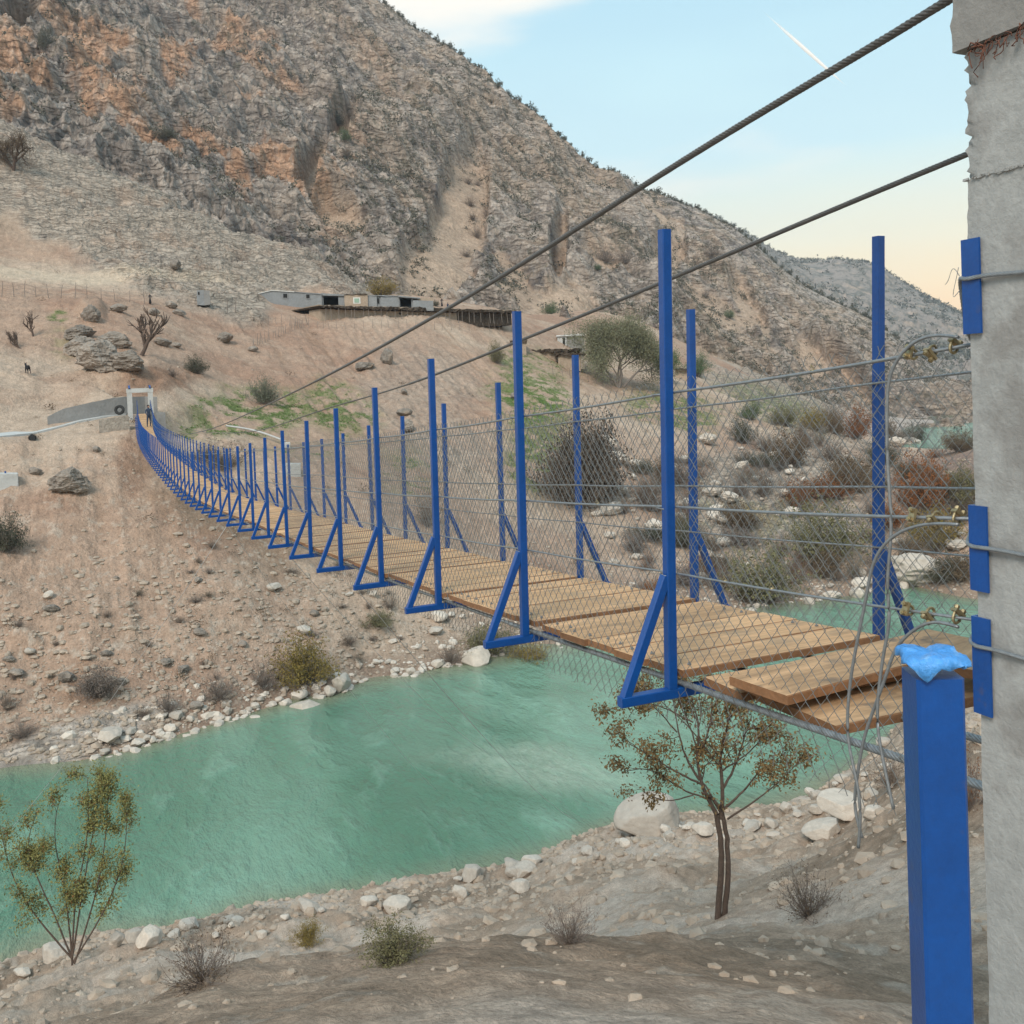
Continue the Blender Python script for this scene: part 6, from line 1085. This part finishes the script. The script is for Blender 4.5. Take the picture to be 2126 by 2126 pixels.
# ------------------------------------------------------------------ fences
def fence(label, pts, hm, T=T1, n=12, rj=.06, wires=0, lean=.06):
    e_ = empty('stick_fence', T.hit(*pts[0])); o0 = np.array(e_.location); tag(e_, label, 'fence'); X = np.interp(np.linspace(0, 1, n), np.linspace(0, 1, len(pts)), [a for a, b_ in pts]); Y = np.interp(np.linspace(0, 1, n), np.linspace(0, 1, len(pts)), [b_ for a, b_ in pts]); tops = []
    for x, y in zip(X, Y):
        b_ = T.hit(x+rng.uniform(-2, 2), y); h = hm*rng.uniform(.75, 1.15); t_ = b_+np.array([rng.normal(0, lean), rng.normal(0, lean), 1])*h; m = MB(); m.tube([b_-[0, 0, .2]-o0, (b_+t_)/2+rng.normal(0, .03, 3)-o0, t_-o0], [rj, rj*.8, rj*.6], 5); m.build('fence_post', M_barkg, e_); tops.append(b_+(t_-b_)*.8-o0)
    for w_ in range(wires):
        m = MB(); m.tube([t-np.array([0, 0, .5*w_]) for t in tops], .012, 3); m.build('fence_wire', M_rope, e_)
fence('sparse wire fence along the dirt track on the upper left', [(5, 617), (90, 618), (190, 622), (300, 632)], 1.9, n=12, rj=.05, wires=3)
fence('crooked stick fence climbing towards the terrace', [(524, 722), (560, 708), (600, 690), (640, 676)], 1.5, n=22, rj=.045, lean=.14)
fence('row of thin stakes below the stable wall', [(545, 672), (620, 680), (700, 684), (800, 682), (900, 686), (1000, 688), (1060, 690)], 1.5, n=34, rj=.04, lean=.1)
fence('two tall stakes on the pale rubble heap', [(470, 650), (488, 652)], 2.2, n=2, rj=.08)
fence('short stake fence below the lower hamlet', [(1150, 778), (1230, 796), (1300, 812)], 1.6, n=10, rj=.05, lean=.12)
# ------------------------------------------------------------------ people and animals
def figure(name, p_, joints, edges, label, cat, m_, yaw=0., scale=1.):
    bm_v = [tuple(j[0]) for j in joints]; me = bpy.data.meshes.new(name); me.from_pydata(bm_v, edges, []); me.materials.append(m_); o = link(name, me, None, p_, yaw, scale); md = o.modifiers.new('skin', 'SKIN'); md.use_smooth_shade = True
    for i, j in enumerate(joints): me.skin_vertices[0].data[i].radius = (j[1], j[2] if len(j) > 2 else j[1])
    me.skin_vertices[0].data[0].use_root = True; md2 = o.modifiers.new('sub', 'SUBSURF'); md2.levels = 1; md2.render_levels = 2; tag(o, label, cat); return o
def person(p_, label, yaw, m_=M_navy, robe=False, sit=False, scale=1., reach=True):
    L_ = [((0, 0, .95), .15, .11), ((0, 0, 1.15), .14, .10), ((0, 0, 1.36), .17, .11), ((0, 0, 1.50), .055), ((.02, 0, 1.63), .095, .105), ((.01, 0, 1.72), .06, .07)]
    E_ = [(0, 1), (1, 2), (2, 3), (3, 4), (4, 5)]
    if sit: legs = [((.05, .1, .88), .085), ((.42, .12, .92), .07), ((.44, .12, .55), .05), ((.50, .12, .48), .035), ((.05, -.1, .88), .085), ((.42, -.12, .92), .07), ((.44, -.12, .55), .05), ((.50, -.12, .48), .035)]
    else: legs = [((0, .09, .82), .085), ((.03, .11, .46), .062), ((0, .12, .08), .042), ((.10, .13, .04), .035), ((0, -.09, .82), .085), ((-.02, -.12, .46), .062), ((-.06, -.13, .08), .042), ((.04, -.14, .04), .035)]
    arms = [((0, .20, 1.40), .055), ((.10, .27, 1.14), .043), ((.30, .25, 1.08) if reach else (.10, .28, .92), .034), ((.38, .23, 1.09) if reach else (.12, .28, .83), .028), ((0, -.20, 1.40), .055), ((.06, -.27, 1.14), .043), ((.22, -.24, 1.0) if reach else (.1, -.27, .92), .034), ((.30, -.22, .98) if reach else (.12, -.27, .83), .028)]
    if robe: legs = [((0, 0, .7), .20, .17), ((0, 0, .35), .25, .21), ((0, 0, .05), .29, .25)]; E2 = [(0, 6), (6, 7), (7, 8)]; na = 9
    else: E2 = [(0, 6), (6, 7), (7, 8), (8, 9), (0, 10), (10, 11), (11, 12), (12, 13)]; na = 14
    E2 += [(2, na), (na, na+1), (na+1, na+2), (na+2, na+3), (2, na+4), (na+4, na+5), (na+5, na+6), (na+6, na+7)]
    o = figure('person', p_, L_+legs+arms, E_+E2, label, 'person', m_, yaw, scale); R_ = Matrix.Rotation(yaw, 3, 'Z')
    if not robe:
        m = MB(); V, Fc = IC4; V_ = V*np.array([.085, .075, .10])+np.array([.035, 0, 1.625]); m.add(V_, T=Fc); m.build('face', M_skin, o, True); m = MB(); V_ = V*np.array([.105, .100, .10])+np.array([-.012, 0, 1.685]); m.add(V_, T=Fc); m.build('cap', M_cloth, o, True)
    else:
        m = MB(); V, Fc = IC4; V_ = V*np.array([.06, .06, .085])+np.array([.065, 0, 1.63]); m.add(V_, T=Fc); m.build('face', M_skin, o, True)
    return o
xp = 79.0; v = FW+(312-CXP)/F_*RR-(890-CYP)/F_*UU; yp = float(CP[1]+v[1]*(xp-CP[0])/v[0]); person((xp, float(by(xp))-.80, float(bz(xp))+.09), 'person in dark work clothes standing on the far end of the bridge deck', math.radians(200), M_navy)
person(T1.hit(312, 632), 'person in a long black robe standing above the boulders', math.radians(170), M_cloth, True, scale=.86)
person(T1.hit(188, 762)*1.0+(CP-T1.hit(188, 762))*.022-np.array([0, 0, .25]), 'person in black sitting against the massive grey outcrop', math.radians(200), M_cloth, False, True, .95, False)
p_ = T1.hit(918, 640); person(at(917.7, 637, 166), 'person in a black robe standing at the right end of the house row', math.radians(160), M_cloth, True, scale=.86)
person(at(930, 641, 166)-np.array([0, 0, .35]), 'person crouching to the right of the black robed figure', math.radians(200), M_navy, False, True, .8, False)
p_ = T1.hit(58, 777); goat = figure('goat', p_, [((0, 0, .72), .17, .19), ((.30, 0, .74), .17, .19), ((.52, 0, .90), .10), ((.64, 0, 1.06), .085), ((.80, 0, 1.02), .05), ((-.35, 0, .74), .17, .18), ((-.50, 0, .80), .06), ((-.55, 0, .88), .03),
    ((.30, .11, .50), .07), ((.31, .11, .28), .04), ((.30, .11, .03), .035), ((.30, -.11, .50), .07), ((.34, -.11, .28), .04), ((.36, -.11, .03), .035), ((-.36, .11, .52), .09), ((-.30, .11, .38), .055), ((-.42, .11, .24), .035), ((-.38, .11, .03), .033), ((-.36, -.11, .52), .09), ((-.34, -.11, .38), .055), ((-.46, -.11, .24), .035), ((-.44, -.11, .03), .033), ((.60, .07, 1.16), .025), ((.48, .10, 1.26), .015), ((.60, -.07, 1.16), .025), ((.48, -.10, 1.26), .015)],
    [(0, 1), (1, 2), (2, 3), (3, 4), (0, 5), (5, 6), (6, 7), (1, 8), (8, 9), (9, 10), (1, 11), (11, 12), (12, 13), (5, 14), (14, 15), (15, 16), (16, 17), (5, 18), (18, 19), (19, 20), (20, 21), (3, 22), (22, 23), (3, 24), (24, 25)], 'black goat walking on the bare slope at the left', 'goat', M_cloth, math.radians(20), .95)
# ------------------------------------------------------------------ contrail high in the sky
mc = bpy.data.materials.new('contrail_ice'); mc.use_nodes = True; t = mc.node_tree; b = t.nodes['Principled BSDF']; b.inputs['Base Color'].default_value = (.9, .88, .85, 1); b.inputs['Roughness'].default_value = 1; b.inputs['Specular IOR Level'].default_value = 0
b.inputs['Subsurface Weight'].default_value = 0; tr = t.nodes.new('ShaderNodeBsdfTransparent'); mxs = t.nodes.new('ShaderNodeMixShader'); at_n = t.nodes.new('ShaderNodeAttribute'); at_n.attribute_name = 'dens'; lw = t.nodes.new('ShaderNodeLayerWeight'); lw.inputs[0].default_value = .35
mu = t.nodes.new('ShaderNodeMath'); mu.operation = 'SUBTRACT'; t.links.new(at_n.outputs['Fac'], mu.inputs[0]); t.links.new(lw.outputs['Facing'], mu.inputs[1]); mu.use_clamp = True
t.links.new(mu.outputs[0], mxs.inputs[0]); t.links.new(tr.outputs[0], mxs.inputs[1]); t.links.new(b.outputs[0], mxs.inputs[2]); t.links.new(mxs.outputs[0], t.nodes['Material Output'].inputs['Surface'])
a = at(1560, 2, 4200); b_ = at(1765, 186, 4200); tt = np.linspace(0, 1, 60); m = MB(); m.tube(a+(b_-a)*tt[:, None], 9*(.25+.75*np.clip(np.sin(PI*tt**1.0), 0, 1)), 12, cap=False); V = np.concatenate(m.V); dens = np.repeat(np.clip(.62*sstep(.02, .6, tt)*sstep(1.0, .75, tt), 0, 1), 12)
o = link('contrail', mesh('contrail', V, [np.concatenate(m.Q)], mc, True, {'dens': dens})); tag(o, kind='stuff')
mh = bpy.data.materials.new('haze_air'); mh.use_nodes = True; t = mh.node_tree; t.nodes.remove(t.nodes['Principled BSDF']); pv = t.nodes.new('ShaderNodeVolumePrincipled')
pv.inputs['Color'].default_value = (.78, .88, 1, 1); pv.inputs['Density'].default_value = .00016; pv.inputs['Anisotropy'].default_value = .2; t.links.new(pv.outputs[0], t.nodes['Material Output'].inputs['Volume'])
m = MB(); m.box((-2500, -2500, WATER-10), (2500, 2500, 480)); tag(m.build('haze', mh), kind='stuff')

# ------------------------------------------------------------------ labels of the repeats, counted from landmarks
ORD = ['first', 'second', 'third', 'fourth', 'fifth', 'sixth', 'seventh', 'eighth', 'ninth', 'tenth', 'eleventh', 'twelfth', 'thirteenth', 'fourteenth', 'fifteenth', 'sixteenth', 'seventeenth', 'eighteenth', 'nineteenth', 'twentieth']
def relabel(group, marks, what):
    obs = [o for o in col.objects if o.get('group') == group and not o.parent]; B = {}
    for o in obs:
        X, Y = topx(np.array([list(o.location)])); x = float(X[0]); mk = min(marks, key=lambda m_: abs(m_[0]-x)); B.setdefault((mk, x > mk[0]), []).append((abs(x-mk[0]), o))
    for (mk, right), L_ in B.items():
        for k, (_, o) in enumerate(sorted(L_, key=lambda q: q[0])):
            if k < 20: o['label'] = ORD[k]+' '+what+(' right of ' if right else ' left of ')+mk[1]
SH = [(200, 'the grey cushion shrub'), (349, 'the small twiggy shrub'), (457, 'the grey leafless shrub'), (560, 'the dry shrub by the yellow one'), (680, 'the yellow shrub'), (785, 'the third blue frame'), (1011, 'the second blue frame'), (1296, 'the nearest blue frame'), (1585, 'the low olive bush'), (1893, 'the huge pale rock')]
relabel(G1, SH, 'pale shoreline rock')
relabel(G2, [(180, 'the bottom left shrub'), (820, 'the olive bush'), (1350, 'the wide tan rock'), (1497, 'the leafy tree'), (1753, 'the large tan block')], 'stone on the near shore')
relabel('bushes on the rubble slope behind the mesh', [(1345, 'the low brown shrub'), (1440, 'the second far post'), (1585, 'the low olive bush'), (1720, 'the big olive bush'), (1800, 'the last far post'), (1920, 'the rust bush')], 'scrub bush on the slope behind the mesh')
relabel('boulders on the rubble slope behind the mesh', [(1215, 'the dark thicket'), (1440, 'the second far post'), (1585, 'the low olive bush'), (1720, 'the big olive bush'), (1800, 'the last far post'), (1920, 'the rust bush')], 'tan boulder on the slope')
relabel('dry tufts on the lower slope', [(100, 'the left scarp stone'), (349, 'the small twiggy shrub'), (632, 'the yellow shrub'), (900, 'the second frame')], 'low dry tuft')
